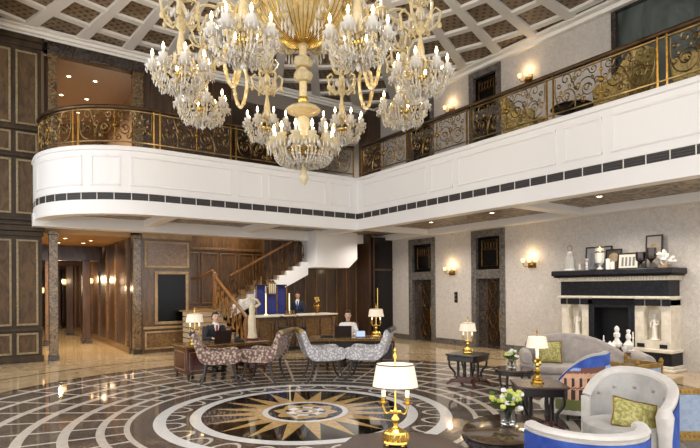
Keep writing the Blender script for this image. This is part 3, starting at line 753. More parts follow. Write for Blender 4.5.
# ================================================================ chandeliers
def arm_curve(R0, zc=0.0):
    return bez((.03,0,-.03), (R0*.35,0,-.26), (R0*.95,0,-.22), (R0,0,zc), 9)
def crystal_tier(root, n, R0, sc_, nf):
    """arms with cup, candle, bulb and hanging crystals; angles spread evenly"""
    am = MB().tube(arm_curve(R0, .02), .016*sc_, 6)
    for p in arm_curve(R0, .02)[2:8:2]: am.ball(p, .024*sc_, 6, 4)
    cup = MB().lathe([(.012,-.04),(.05,-.03),(.092,.015),(.096,.03),(.05,.01),(.02,.03),(.05,.06),(.058,.11),(.05,.11),(.03,.06)], n=14, flute=.05, nf=7)
    cup.xf(Matrix.Scale(sc_, 4))
    can = MB().lathe([(.017,.04),(.017,.16),(.012,.165)], n=8); can.xf(Matrix.Scale(sc_, 4))
    bul = MB().lathe([(.0,.16),(.016,.175),(.02,.2),(.011,.235),(0,.262)], n=8); bul.xf(Matrix.Scale(sc_, 4))
    fr = MB(); random.seed(5)
    for k in range(9):
        a = 2*PI*k/9; fr.drop((R0+.083*sc_*math.cos(a), .083*sc_*math.sin(a), .03), .011*sc_, .075*sc_)
    sw = MB()
    P = arm_curve(R0*.98, -.02)
    for k, p in enumerate(P[1:]):
        for q in (-1, 0, 1):
            sw.drop((p.x, p.y+q*.035*sc_*(.3+p.x/R0), p.z-.004), .011*sc_, (.06+.03*math.sin(k*1.3+q))*sc_)
    # chain swag to the next arm
    a2 = 2*PI/n
    for k in range(5):
        t = (k+.5)/5; a = a2*t; rr = R0*(.80-.05*math.sin(t*PI)); z = -.02-.1*math.sin(t*PI)*sc_
        sw.drop((rr*math.cos(a), rr*math.sin(a), z), .012*sc_, .06*sc_)
        rr *= .62; sw.drop((rr*math.cos(a), rr*math.sin(a), z-.07), .011*sc_, .06*sc_)
    for k in range(n):
        a = obj('arm', am, CR_GOLD, root) if k == 0 else None
        if k == 0:
            first = a
            obj('drip_cup', cup, CRYSTAL, a, loc=(R0,0,.02)); obj('candle', can, WAX, a, loc=(R0,0,.02)); obj('bulb', bul, FLAME, a, loc=(R0,0,.02))
            obj('crystal_fringe', fr, CRYSTAL, a, kind='stuff'); obj('crystal_swag', sw, CRYSTAL, a, kind='stuff')
        else:
            a = first.copy(); COL.objects.link(a); a.parent = root; a.rotation_euler.z = 2*PI*k/n
            for ch in list(first.children): c = ch.copy(); COL.objects.link(c); c.parent = a
AX = (3.787, 6.32)
def small_chandelier():
    t = thing('small_chandelier', 'x', 'chandelier', (0,0,0), 0, 'small chandeliers in a ring round the great chandelier')
    st = MB().lathe([(.02,-.2),(.045,-.14),(.02,-.08),(.05,-.02),(.02,.05),(.03,.12),(.05,.24),(.055,.36),(.03,.5),(.022,.56),(.06,.6),(.075,.66),(.06,.72),(.02,.75),(.06,.78),(.07,.84),(.05,.9),(.02,.94),(.02,1.16)], n=12)
    obj('stem', st, CR_GOLD, t)
    obj('gold_hub', MB().lathe([(.05,-.06),(.085,-.03),(.09,.0),(.05,.03)], n=14).lathe([(.06,-.16),(.07,-.14),(.05,-.12)], n=14), GOLD, t)
    crystal_tier(t, 8, .35, .95, 0)
    cd = MB(); random.seed(2)
    for q, (rr, z, nn, h) in enumerate(((.10,-.17,9,.1),(.17,-.15,10,.09),(.07,.3,7,.15),(.12,.26,8,.12),(.1,.86,9,.13),(.16,.8,10,.15))):
        for k in range(nn):
            a = 2*PI*k/nn+q; cd.drop((rr*math.cos(a), rr*math.sin(a), z), .016, h)
    cd.drop((0,0,-.2), .035, .13); obj('crystal_drops', cd, CRYSTAL, t, kind='stuff')
    pt = MB()
    for k in range(9):
        a = 2*PI*(k+.5)/9; c, s = math.cos(a), math.sin(a)
        pt.tube([(c*r, s*r, z) for r, z in ((.04,.1),(.1,.2),(.17,.17),(.2,.08))], [.012,.02,.018,.008], 6)
        pt.ball((c*.2, s*.2, .07), (.03,.03,.045), 6, 4)
    for k in range(6):
        a = 2*PI*(k+.25)/6; c, s = math.cos(a), math.sin(a)
        pt.tube([(c*r, s*r, z) for r, z in ((.03,.68),(.12,.62),(.24,.72),(.27,.86),(.2,.92),(.16,.86))], [.014,.02,.022,.02,.016,.008], 6); pt.ball((c*.25, s*.25, .68), (.03,.03,.05), 6, 4)
        pt.tube([(c*r, s*r, z) for r, z in ((.03,.95),(.13,1.0),(.2,1.12),(.14,1.2))], [.014,.02,.016,.008], 6)
    obj('glass_plume', pt, CR_GOLD, t)
    return t
RING, ZS = 1.69, 4.53
f_ang = 90 - YAW                          # world angle of the viewing axis
names_ = ['back right, beside the central stem', 'right rear, low over the gallery rail', 'right side, nearer the front', 'front right, beside the fluted bowl',
          'front left, beside the fluted bowl', 'left side, nearer the front', 'left rear, low over the curved rail', 'back left, beside the central stem']
sm = small_chandelier(); smalls = []
for k in range(8):
    a = R(f_ang - 22.5 - 45*k + 3); loc = (AX[0]+RING*math.cos(a), AX[1]+RING*math.sin(a), ZS)
    lab = 'small crystal chandelier in the ring, ' + names_[k]
    if k == 0: o = sm; o.location = loc; o['label'] = lab; o.rotation_euler.z = a
    else: o = dup(sm, loc, a, lab)

g = thing('great_chandelier', 'huge central gold and crystal chandelier with fluted bowl, curved arms and candle basket', 'chandelier', (*AX, 0))
obj('rod', MB().tube([(0,0,5.9),(0,0,8.12)], .03, 8).lathe([(.2,8.05),(.16,8.14),(.05,8.15)], n=16), GOLD, g)
obj('stem', MB().tube([(0,0,4.38),(0,0,5.3)], .055, 12), mat('ribbed_gold_glass', 'f0d48e', .15, trans=.2, c2='fff0c4', scale=30), g)
kn = MB()
for z in (4.79, 4.99): kn.lathe([(.05,-.085),(.1,-.07),(.135,-.02),(.135,.02),(.1,.07),(.05,.085)], (0,0,z), 16, flute=.05, nf=8)
obj('stem_knob', kn, CR_GOLD, g)
obj('collar', MB().lathe([(.06,4.40),(.075,4.42),(.075,4.47),(.06,4.49)], n=16), GOLD, g)
obj('dish', MB().lathe([(.05,4.22),(.14,4.235),(.235,4.28),(.25,4.31),(.2,4.35),(.09,4.38),(.05,4.4)], n=32, flute=.02, nf=16), CR_GOLD, g)
obj('baluster', MB().lathe([(.05,4.22),(.09,4.18),(.1,4.1),(.065,3.98),(.05,3.92),(.075,3.88),(.06,3.82)], n=16), CR_GOLD, g)
bowl = MB().lathe([(.06,5.22),(.2,5.27),(.38,5.38),(.53,5.54),(.62,5.72),(.66,5.82),(.62,5.84),(.5,5.6),(.3,5.42),(.1,5.33)], n=96, flute=.035, nf=24)
obj('fluted_bowl', bowl, mat('gold_fluted_glass', 'e9c878', .14, trans=.25, c2='fff0c8', scale=14), g)
bt = MB()
for k in range(48): a = 2*PI*k/48; bt.tube([(q*math.cos(a), q*math.sin(a), z) for q, z in ((.1,5.23),(.22,5.26),(.4,5.38),(.55,5.54),(.64,5.72),(.7,5.85))], .008, 5)
obj('bowl_rib', bt, GOLD, g)
cl = MB()
for k in range(16):
    a = 2*PI*(k+.5)/16; c, s = math.cos(a), math.sin(a)
    cl.tube([(c*r, s*r, z) for r, z in ((.55,5.8),(.62,6.05),(.72,6.15),(.8,6.05),(.78,5.95))], [.02,.03,.03,.025,.012], 6); cl.ball((c*.62, s*.62, 5.93), .06, 8, 5)
    for q in range(4): cl.drop((c*(.72+.03*q), s*(.72+.03*q), 5.9-.04*q), .022, .2)
obj('glass_plume', cl, CR_GOLD, g)
# eight main arms that carry the small chandeliers
for k in range(8):
    a = R(f_ang - 22.5 - 45*k + 3)
    P = bez((.3,0,5.32), (.7,0,5.25), (.95,0,5.95), (1.3,0,5.98), 8)[:-1] + bez((1.3,0,5.98), (1.52,0,6.0), (1.69,0,5.9), (1.69,0,5.7), 6)
    am = MB().tube(P, .034, 8)
    for p in P[2::3]: am.ball(p, .055, 8, 5)
    o = obj('main_arm', am, CR_GOLD, g, rz=a)
    cp = MB().lathe([(.02,-.05),(.07,-.02),(.12,.03),(.11,.05),(.05,.03),(.03,.09)], (1.3,0,6.0), 12); obj('drip_cup', cp, CR_GOLD, o)
    obj('candle', MB().lathe([(.02,.06),(.02,.2)], (1.3,0,6.0), 8), WAX, o); obj('bulb', MB().lathe([(0,.2),(.018,.22),(.023,.25),(.012,.29),(0,.32)], (1.3,0,6.0), 8), FLAME, o)
    dr = MB()
    for q, p in enumerate(P[1:]):
        for w in (-1, 0, 1): dr.drop((p.x, p.y+w*.05, p.z-.03), .02, .14+.06*math.sin(q*2+w))
    for q in range(10): aa = 2*PI*q/10; dr.drop((1.3+.11*math.cos(aa), .11*math.sin(aa), 6.02), .018, .16)
    obj('crystal_swag', dr, CRYSTAL, o, kind='stuff')
    sx = MB()
    sx.tube(bez((.62,0,5.7),(.9,0,5.4),(1.25,0,5.6),(1.12,0,5.95),10), [.03-.0015*i for i in range(11)], 6)
    sx.tube(bez((1.3,0,5.95),(1.75,0,6.35),(2.0,0,6.0),(1.86,0,5.72),10), [.028-.0015*i for i in range(11)], 6)
    obj('glass_scroll', sx, CR_GOLD, o)
    if k in (2, 6, 1, 5):
        lp = MB().tube([(1.02+.09*math.sin(q)*(1.2-.3*math.cos(q)), 0, 4.78-.30*math.cos(q)) for q in [2*PI*i/20 for i in range(20)]], .026, 7, closed=True)
        lp.tube([(1.02,0,5.08),(1.0,0,5.35),(.95,0,5.6)], .024, 7)
        for i in range(10): q = 2*PI*i/10; lp.ball((1.02+.09*math.sin(q)*(1.2-.3*math.cos(q)), 0, 4.78-.30*math.cos(q)), .036, 6, 4)
        obj('glass_loop', lp, mat('gold_core_glass', 'e3bd63', .15, .3, c2='fff0c8', scale=12), o)
# candle basket at the foot of the stem
bk = bpy.data.objects.new('candle_basket', None)
hub = MB().lathe([(.05,-.12),(.12,-.07),(.2,-.02),(.22,.02),(.12,.04),(.05,.09)], n=20)
hub.lathe([(.03,-.47),(.0,-.49)], n=8)
ho_ = obj('candle_basket', hub, GOLD, g, loc=(0,0,3.72))
def basket(root, n, R0, sc_):
    crv = lambda r, z: bez((.04,0,-.10), (r*.5,0,-.24), (r*.98,0,-.16), (r,0,z), 9)
    am = MB().tube(crv(R0, .02), .018, 6)
    for p in crv(R0, .02)[1:9]: am.ball(p, .024, 6, 4)
    cup = MB().lathe([(.015,-.05),(.06,-.03),(.095,.03),(.1,.06),(.05,.03),(.03,.05),(.06,.09),(.065,.13),(.05,.13)], (R0,0,.03), 12)
    can = MB().lathe([(.018,.05),(.018,.2)], (R0,0,.03), 8); bul = MB().lathe([(0,.2),(.018,.215),(.023,.24),(.012,.28),(0,.305)], (R0,0,.03), 8)
    fr = MB()
    for k in range(10): a = 2*PI*k/10; fr.drop((R0+.095*math.cos(a), .095*math.sin(a), .06), .014, .10)
    for k, p in enumerate(crv(R0*.97, -.02)[1:]):
        for q in (-1, 0, 1): fr.drop((p.x, q*.13*p.x, p.z+.01), .016, .065)
    for k in range(n):
        rz = 2*PI*(k+.5)/n
        if k == 0:
            first = [obj('basket_arm', am, CR_GOLD, root, rz=rz), obj('drip_cup', cup, CR_GOLD, root, rz=rz), obj('candle', can, WAX, root, rz=rz), obj('bulb', bul, FLAME, root, rz=rz), obj('crystal_fringe', fr, CRYSTAL, root, rz=rz, kind='stuff')]
        else:
            for o in first: c = o.copy(); COL.objects.link(c); c.parent = root; c.rotation_euler.z = rz
basket(ho_, 12, .43, 1)
fd = MB()
for q, (rr, z, nn, h) in enumerate(((.08,-.17,8,.08),(.16,-.17,12,.07),(.24,-.165,16,.07),(.32,-.14,22,.065),(.39,-.09,26,.06))):
    for k in range(nn): a = 2*PI*k/nn+q; fd.drop((rr*math.cos(a), rr*math.sin(a), z), .02, h)
obj('crystal_drops', fd, CRYSTAL, ho_, kind='stuff')
obj('finial', MB().lathe([(.0,-.5),(.03,-.47),(.062,-.41),(.068,-.37),(.04,-.31),(.03,-.22),(.06,-.16)], n=14), CR_GOLD, ho_)
bpy.data.objects.remove(bk)
lamp_point(g, (0,0,6.6), 170, (1,.9,.74), .3)
# ================================================================ furniture
def chaise(label, fab, wood, grp, loc, rz):
    t = thing('lounge_armchair', label, 'armchair', loc, rz, grp)
    k = .82
    prof = [(-.52,.97),(-.46,.95),(-.40,.80),(-.33,.66),(-.20,.58),(.05,.555),(.26,.575),(.40,.575),(.47,.53),(.50,.46),(.48,.36),(.42,.30),(.25,.275),(-.15,.275),(-.30,.30),(-.40,.40),(-.48,.62),(-.57,.90)]
    zz = lambda z: .40+(z-.275)*.8 if z < .575 else .64+(z-.575)*.86
    P = [(p.x*k, zz(p.y)) for p in smooth_path([(x, z, 0) for x, z in prof], 3)]
    for s in (-1, 1):
        obj('side_panel', MB().slab(P, s*.30-.045, s*.30+.045), fab, t, bevel=.022)
    obj('seat_cushion', MB().box(-.3*k,.46*k,-.255,.255,.42,.57), fab, t, bevel=.04)
    bk = [(-.51,.96),(-.44,.92),(-.33,.64),(-.26,.44),(-.34,.42),(-.45,.63),(-.55,.9)]
    obj('backrest', MB().slab([(x*k,zz(z)) for x,z in bk], -.255, .255), fab, t, bevel=.03)
    rl = MB().tube([(-.55*k,-.33,.96),(-.55*k,.33,.96)], .05, 10); 
    obj('scroll_top', rl, wood, t)
    for sx, sy in ((1,1),(1,-1),(-1,1),(-1,-1)):
        x = .33*k if sx > 0 else -.26*k
        obj('leg', MB().tube([(x,sy*.24,.43),(x+sx*.01,sy*.25,.26),(x+sx*.06,sy*.27,.10),(x+sx*.13,sy*.29,0)], [.028,.024,.018,.016], 7), WOOD_BLK, t)
    return t
GCH = 'armchairs in front of the desks'
chaise('brown spotted lounge armchair in front of the left desk, its high back at the left', FAB_BR, WOOD_BLK, GCH, view(-2.25,9.5), RV+R(14))
chaise('brown spotted lounge armchair in front of the left desk, its high back at the right', FAB_BR, WOOD_T, GCH, view(-1.42,9.72), RV+R(180-14))
chaise('silver spotted lounge armchair at the back desk, its high back at the left', FAB_SI, GILT, GCH, view(-.34,9.88), RV+R(14))
chaise('silver spotted lounge armchair at the back desk, its high back at the right', FAB_SI, WOOD_BLK, GCH, view(.55,9.92), RV+R(180-14))

def desk(label, loc, rz, w, d, h, wood):
    t = thing('writing_desk', label, 'desk', loc, rz)           # front is local -y
    obj('desk_top', MB().box(-w/2-.03,w/2+.03,-d/2-.03,d/2+.03,h-.035,h), WOOD_X, t, bevel=.012)
    obj('desk_edge', MB().box(-w/2-.015,w/2+.015,-d/2-.015,d/2+.015,h-.06,h-.035), GOLD_A, t)
    for s in (-1, 1):
        x0, x1 = (-w/2, -w/2+.42) if s < 0 else (w/2-.42, w/2)
        p = obj('pedestal', MB().box(x0,x1,-d/2,d/2,.11,h-.06), wood, t, bevel=.01)
        il = MB()
        for (a, b) in ((x0+.05, x1-.05),):
            for q in ((a,.18,b,.19),(a,h-.13,b,h-.12)): il.box(q[0],q[2],-d/2-.008,-d/2,q[1],q[3])
            for xx in (a, b-.01): il.box(xx,xx+.01,-d/2-.008,-d/2,.18,h-.12)
        xs = x0-.008 if s < 0 else x1
        for (y0,y1,z0,z1) in ((-d/2+.08,d/2-.08,.18,.195),(-d/2+.08,d/2-.08,h-.135,h-.12),(-d/2+.08,-d/2+.095,.18,h-.12),(d/2-.095,d/2-.08,.18,h-.12)): il.box(xs,xs+.008,y0,y1,z0,z1)
        obj('inlay_line', il, WOOD_T, p)
        for xx in (x0+.05, x1-.05):
            for yy in (-d/2+.05, d/2-.05): obj('foot', MB().lathe([(.018,0),(.03,.03),(.02,.05),(.04,.11)], (xx,yy,0), 10), wood, t)
    obj('modesty_panel', MB().box(-w/2+.42,w/2-.42,-.02,.02,.2,h-.06), wood, t)
    obj('drawer_front', MB().box(-w/2+.43,w/2-.43,-d/2+.01,-d/2+.04,h-.17,h-.065), wood, t, bevel=.005)
    return t
desk('mahogany pedestal desk with inlaid panels at the left, statue standing on it', (4.06,10.13,0), 0, 1.72, .8, .66, WOOD_M)
desk('dark pedestal desk at the back where the woman in white sits', view(.28,11.6), RV, 1.85, .75, .66, WOOD_BLK)

# lamps ------------------------------------------------------------
def bouillotte(label, loc, rz=0, s=1, e=10):
    t = thing('bouillotte_lamp', label, 'table lamp', loc, rz, 'two-candle brass table lamps'); t.scale = (s,s,s)
    b = MB()
    b.lathe([(.085,.012),(.092,.02),(.088,.035),(.08,.04)], n=20, sy=.72).lathe([(.086,.085),(.08,.1),(.05,.115),(.03,.125)], n=20, sy=.72)
    for k in range(14):
        a = 2*PI*k/14; b.tube([(.084*math.cos(a),.06*math.sin(a),.035),(.09*math.cos(a+.15),.065*math.sin(a+.15),.06),(.084*math.cos(a+.3),.06*math.sin(a+.3),.09)], .006, 5)
    b.lathe([(.07,.035),(.07,.09)], n=16, sy=.7)
    for k in range(4): a = PI/4+PI/2*k; b.ball((.075*math.cos(a),.055*math.sin(a),.008), (.018,.018,.009), 8, 4)
    obj('openwork_base', b, GOLD, t)
    obj('stem', MB().lathe([(.026,.12),(.014,.14),(.03,.17),(.032,.19),(.013,.22),(.018,.24),(.008,.27),(.006,.62),(.0,.63)], n=12), GOLD, t)
    for q in (-1, 1):
        a = MB().tube(bez((0,0,.2),(q*.03,0,.29),(q*.06,0,.18),(q*.075,0,.24),8)+bez((q*.075,0,.24),(q*.09,0,.28),(q*.09,0,.27),(q*.085,0,.29),4), .008, 6)
        a.lathe([(.012,0),(.035,.008),(.038,.014),(.014,.012),(.016,.03),(.019,.055),(.014,.055)], (q*.085,0,.285), 12); ao = obj('candle_arm', a, GOLD, t)
        obj('candle', MB().lathe([(.0145,0),(.0145,.13),(.004,.135)], (q*.085,0,.335), 10), WHITE_C, ao)
    sh = MB().lathe([(.162,.408),(.132,.57),(.127,.57),(.157,.41)], n=28, sy=.7, cap=False); obj('shade', sh, SHADE, t)
    tr = MB().lathe([(.163,.406),(.164,.415)], n=28, sy=.7, cap=False).lathe([(.134,.563),(.133,.573)], n=28, sy=.7, cap=False); obj('shade_trim', tr, SHADE_T, t)
    obj('shade_diffuser', MB().lathe([(.0,.562),(.127,.562),(.127,.566),(0,.566)], n=24, sy=.7), SHADE_H, t)
    obj('finial', MB().lathe([(.006,.6),(.016,.63),(.008,.65),(.013,.665),(0,.69)], n=10), GOLD, t)
    l = bpy.data.lights.new('lamp_bulb', 'POINT'); l.energy = e; l.color = (1,.78,.5); l.shadow_soft_size = .04
    o = bpy.data.objects.new('lamp_bulb', l); COL.objects.link(o); o.location = (0,0,.49); o.parent = t
    return t
bouillotte('white-shaded two-candle brass lamp on the brown table nearest the viewer', (*view(.37,3.44)[:2],.70), RV+R(-12), .95, 5)
bouillotte('white-shaded two-candle brass lamp on the octagonal table before the doors', (*view(2.31,9.27)[:2],.56), RV, .97, 7)
bouillotte('white-shaded two-candle brass lamp on the left end of the mahogany desk', (3.42,9.9,.66), RV, 1.08, 7)
bouillotte('white-shaded two-candle brass lamp on the right end of the back desk', (*view(.82,11.5)[:2],.66), RV, 1.1, 7)
t = thing('candlestick_lamp', 'slim single-candle brass lamp with pleated shade on the dark table', 'table lamp', (*view(2.40,6.25)[:2],.58), RV)
obj('base', MB().lathe([(.075,0),(.078,.02),(.06,.03),(.068,.05),(.05,.075),(.02,.1),(.03,.13),(.045,.15),(.02,.18),(.014,.2)], n=18), GOLD, t)
obj('figured_stem', MB().lathe([(.014,.19),(.028,.22),(.018,.25),(.03,.28),(.034,.3),(.012,.31)], n=12).ball((.03,0,.24),(.02,.02,.03),8,5).ball((-.025,0,.26),(.02,.02,.03),8,5), GOLD, t)
obj('candle', MB().lathe([(.019,.31),(.019,.44),(.005,.45)], n=12), WHITE_C, t)
sp = MB().lathe([(.128,.435),(.102,.565),(.098,.565),(.124,.437)], n=48, flute=.018, nf=24, cap=False); obj('pleated_shade', sp, SHADE, t)
obj('shade_diffuser', MB().lathe([(0,.558),(.097,.558),(.097,.561),(0,.561)], n=20), SHADE_H, t)
obj('finial', MB().lathe([(.004,.45),(.004,.6),(.014,.62),(.006,.64),(0,.67)], n=8), GOLD_A, t); lamp_point(t, (0,0,.5), 5, r=.04, name='lamp_bulb')

# occasional tables -----------------------------------------------
def octo(r, ch=.2): 
    pts = []
    for k in range(4):
        a = PI/2*k; c, s = math.cos(a), math.sin(a); b = ch*r*.5
        pts += [(r*c+b*s, r*s-b*c), (r*c-b*s, r*s+b*c)]
    return pts
def pillar_table(label, loc, rz, r, h, top):
    t = thing('octagonal_table', label, 'table', loc, rz)
    obj('table_top', MB().prism(octo(r), h-.03, h), top, t, bevel=.008); obj('apron', MB().prism(octo(r*.93), h-.12, h-.03), WOOD_BLK, t, bevel=.008)
    b = obj('plinth_box', MB().prism(octo(r*.55), .05, .16), WOOD_M, t, bevel=.01)
    for k in range(4):
        a = PI/2*k; c, s = math.cos(a), math.sin(a)
        obj('column', MB().lathe([(.03,.16),(.022,.2),(.028,.3),(.022,h-.18),(.032,h-.12)], (c*r*.45,s*r*.45,0), 10), WOOD_BLK, t)
        obj('scroll_leg', MB().tube(bez((c*r*.85,s*r*.85,h-.12),(c*r*.95,s*r*.95,h-.3),(c*r*.5,s*r*.5,.3),(c*r*.62,s*r*.62,.14),9), .02, 7), WOOD_BLK, t)
        obj('claw_foot', MB().tube([(c*r*.5,s*r*.5,.09),(c*r*.8,s*r*.8,.07),(c*r*1.0,s*r*1.0,.02)], [.035,.03,.02], 7), WOOD_M, t)
    return t
pillar_table('black octagonal table with curved legs and red-brown plinth before the doors', view(2.31,9.27), RV+R(4), .40, .56, WOOD_BLK)
pillar_table('black square-cornered lamp table with column legs beside the printed chair', view(2.42,6.27), RV+R(45-8), .38, .58, WOOD_TOP)
t = thing('hexagonal_table', 'brown table at the bottom edge carrying the nearest lamp', 'table', view(.40,3.38), RV+R(22))
obj('table_top', MB().prism([(.43*math.cos(PI/4*k+.39),.43*math.sin(PI/4*k+.39)) for k in range(8)], .665,.70), WOOD_TOP, t, bevel=.01)
obj('apron', MB().prism([(.39*math.cos(PI/4*k+.39),.39*math.sin(PI/4*k+.39)) for k in range(8)], .57,.665), WOOD_BLK, t)
for k in range(4): a = PI/2*k; obj('leg', MB().lathe([(.02,0),(.035,.05),(.02,.1),(.03,.5),(.04,.58)], (.28*math.cos(a),.28*math.sin(a),0), 10), WOOD_BLK, t)
obj('lower_shelf', MB().prism([(.3*math.cos(PI/4*k+.39),.3*math.sin(PI/4*k+.39)) for k in range(8)], .12,.15), WOOD_BLK, t)
def oval_table(label, loc, rz, a, b, h):
    t = thing('coffee_table', label, 'table', loc, rz, None)
    top = MB().lathe([(a*.98,h-.03),(a,h-.02),(a,h-.004),(a*.985,h)], n=40, sy=b/a); obj('table_top', top, mat('polished_dark_top','3a2c20',.12,c2='63503b',scale=4,dist=2,coat=.5), t)
    rim = MB().lathe([(a*.96,h-.09),(a*.985,h-.085),(a*.985,h-.035),(a*.96,h-.03)], n=40, sy=b/a)
    for k in range(44): q = 2*PI*k/44; rim.ball((a*.985*math.cos(q), b*.985*math.sin(q), h-.06), (.014,.014,.014), 6, 4)
    obj('beaded_apron', rim, WOOD_BLK, t)
    for k in range(4):
        q = PI/4+PI/2*k; x, y = a*.8*math.cos(q), b*.8*math.sin(q)
        obj('leg', MB().tube([(x,y,h-.08),(x*1.06,y*1.06,h*.6),(x*.95,y*.95,h*.25),(x*1.08,y*1.08,0)], [.03,.022,.016,.02], 7), WOOD_BLK, t)
    st = MB().tube([(a*.6*math.cos(2*PI*k/20), b*.6*math.sin(2*PI*k/20), .14) for k in range(20)], .014, 6, closed=True)
    for k in range(4):
        q = PI/4+PI/2*k; st.tube([(a*.45*math.cos(q), b*.45*math.sin(q), .14),(a*.79*math.cos(q), b*.79*math.sin(q), .14)], .012, 6)
    obj('stretcher', st, WOOD_BLK, t)
    return t
oval_table('oval polished coffee table in front carrying yellow flowers', view(1.55,4.8), RV+R(53), .56, .36, .45)
oval_table('small round dark coffee table with white flowers behind the lamp table', view(2.80,8.25), RV, .30, .30, .45)
def bouquet(label, loc, petals, n, s, seed):
    t = thing('flower_vase', label, 'vase of flowers', loc)
    obj('glass_vase', MB().lathe([(.03*s,0),(.055*s,.01*s),(.06*s,.06*s),(.05*s,.12*s),(.058*s,.14*s),(.052*s,.14*s),(.045*s,.12*s),(.05*s,.03*s),(0,.02*s)], n=14), GLASS, t)
    random.seed(seed); stm = MB(); lf = MB(); hs = []
    for k in range(n):
        a = random.random()*2*PI; r = (.25+.75*random.random())*.13*s; z = (.2+.1*random.random())*s - r*.35; p = (r*math.cos(a), r*math.sin(a), z)
        stm.tube([(0,0,.03*s),(p[0]*.4,p[1]*.4,.13*s),p], .003*s, 4); hs.append(p)
        lf.tube([(p[0]*.5,p[1]*.5,z*.65),(p[0]*.9,p[1]*.9,z*.8),(p[0]*1.25,p[1]*1.25,z*.85)], [.004,.018*s,.002], 4, flat=.3)
    obj('stem', stm, LEAF, t); obj('leaf', lf, LEAF, t)
    for k, p in enumerate(hs):
        m = MB()
        for q in range(5): a = 2*PI*q/5; m.ball((p[0]+.011*s*math.cos(a), p[1]+.011*s*math.sin(a), p[2]), (.012*s,.012*s,.018*s), 6, 4)
        m.ball(p, .012*s, 6, 4); obj('flower', m, petals[k % len(petals)], t)
    return t
bouquet('glass vase of yellow-green and white flowers on the front oval coffee table', (*view(1.58,4.85)[:2],.45), [YELL,YELL,PETW,LEAF], 34, 1.2, 4)
bouquet('glass vase of white and green flowers on the round table behind', (*view(2.76,8.25)[:2],.45), [PETW,PETW,YELL,LEAF], 26, 1.15, 9)

# upholstered seats -----------------------------------------------
def tub_shell(r_in, r_out, depth, h0, hfun, n=26, a0=-118, a1=118):
    """barrel wall: local -x is the back. returns rings of (inner bottom, inner top, outer top, outer bottom)"""
    mb_in = []; 
    for k in range(n+1):
        a = R(180 + a0 + (a1-a0)*k/n); c, s = math.cos(a), math.sin(a); h = hfun(k/n)
        e = depth if c > 0 else 1
        f = lambda r: (r*c*e, r*s)
        xi, yi = f(r_in); xo, yo = f(r_out)
        mb_in.append([(xi,yi,h0),(xi,yi,h-.02),(xi+(xo-xi)*.25,yi+(yo-yi)*.25,h+.012),(xi+(xo-xi)*.75,yi+(yo-yi)*.75,h+.012),(xo,yo,h-.02),(xo,yo,h0)])
    return mb_in
def tub_chair(label, loc, rz, outer, w, back_h, arm_h, a0=-118, a1=118, hf=None, fprint=None, roll=.05, fronts=(0,-1)):
    t = thing('tub_chair', label, 'armchair', loc, rz, None)
    ri, ro = w/2-.09, w/2
    hf = hf or (lambda u: arm_h + (back_h-arm_h)*max(0, math.cos(R((a0+(a1-a0)*u)/118*88)))**.7)
    rings_ = tub_shell(ri, ro, 1.05, .14, hf, 26, a0, a1)
    inn = MB().loft([[r[0],r[1],r[2],r[3],r[4]] for r in rings_], cap=False, closed=False)
    obj('inner_back', inn, VELV, t, smooth=60)
    if roll:
        pipe = MB().tube([((r[2][0]+r[3][0])/2,(r[2][1]+r[3][1])/2,r[2][2]+.002) for r in rings_], roll, 8, flat=.6); obj('top_roll', pipe, VELV_R, t)
    else:
        pipe = MB().tube([(r[4][0],r[4][1],r[4][2]) for r in rings_], .012, 6); obj('top_piping', pipe, fprint and SKYB or outer, t)
    ou = MB()
    if fprint:
        NZ = 40; N = len(rings_)-1; F = 4
        cols = [[tuple(rings_[j][i][c]+(rings_[j+1][i][c]-rings_[j][i][c])*f/F for c in range(3)) for i in (4,5)] for j in range(N) for f in range(F)] + [[rings_[-1][4], rings_[-1][5]]]
        n2 = len(cols)
        for tp_, bt_ in cols:
            for i in range(NZ+1):
                f = i/NZ; ou.v.append(((tp_[0]+(bt_[0]-tp_[0])*f)*1.012, (tp_[1]+(bt_[1]-tp_[1])*f)*1.012, tp_[2]+.012*(1-f)+(bt_[2]-tp_[2])*f))
        for j in range(n2-1):
            for i in range(NZ):
                a = j*(NZ+1)+i; z = sum(ou.v[q][2] for q in (a,a+1,a+NZ+1,a+NZ+2))/4
                ou.f.append((a,a+NZ+1,a+NZ+2,a+1)); ou.m.append(fprint((j+.5)/(n2-1), z))
        obj('printed_outer_back', ou, [SKYB, SKYL, PINKS, ARCH, ROOF, LAWN], t, smooth=60)
    else:
        ou.loft([[(p[0]*1.012,p[1]*1.012,p[2]) for p in (r[4],r[5])] for r in rings_], cap=False, closed=False); obj('outer_back', ou, outer, t, smooth=60)
    for e in fronts:
        r = rings_[e]; cx, cy = (r[0][0]+r[5][0])/2, (r[0][1]+r[5][1])/2; hh = r[2][2]
        m = MB().tube([(cx+.01,cy,.15),(cx+.02,cy,hh*.6),(cx+.04,cy,hh-.05),(cx+.02,cy,hh+.02)], [.05,.055,.075,.05], 10); obj('arm_front', m, VELV_R, t)
    for e in (0, -1):
        if e in fronts: continue
        r = rings_[e]; cx, cy = (r[0][0]+r[5][0])/2, (r[0][1]+r[5][1])/2
        obj('wing_edge', MB().tube([(cx,cy,.14),(cx,cy,(r[2][2]+.14)/2),(cx,cy,r[2][2]-.01)], .05 if roll else .046, 8), VELV_R if roll else VELV, t)
    st = MB().lathe([(ri*.98,.2),(ri,.24),(ri,.38),(ri*.97,.43),(ri*.8,.45),(0,.455)], n=28); obj('seat_cushion', st, VELV, t)
    obj('seat_rail', MB().lathe([(ro*1.01,.10),(ro*1.03,.14),(ro*1.0,.18)], n=28), VELV_R, t)
    for k in range(4): a = PI/4+PI/2*k; obj('leg', MB().lathe([(.016,0),(.026,.12)], (ro*.75*math.cos(a),ro*.75*math.sin(a),0), 8), WOOD_BLK, t)
    return t
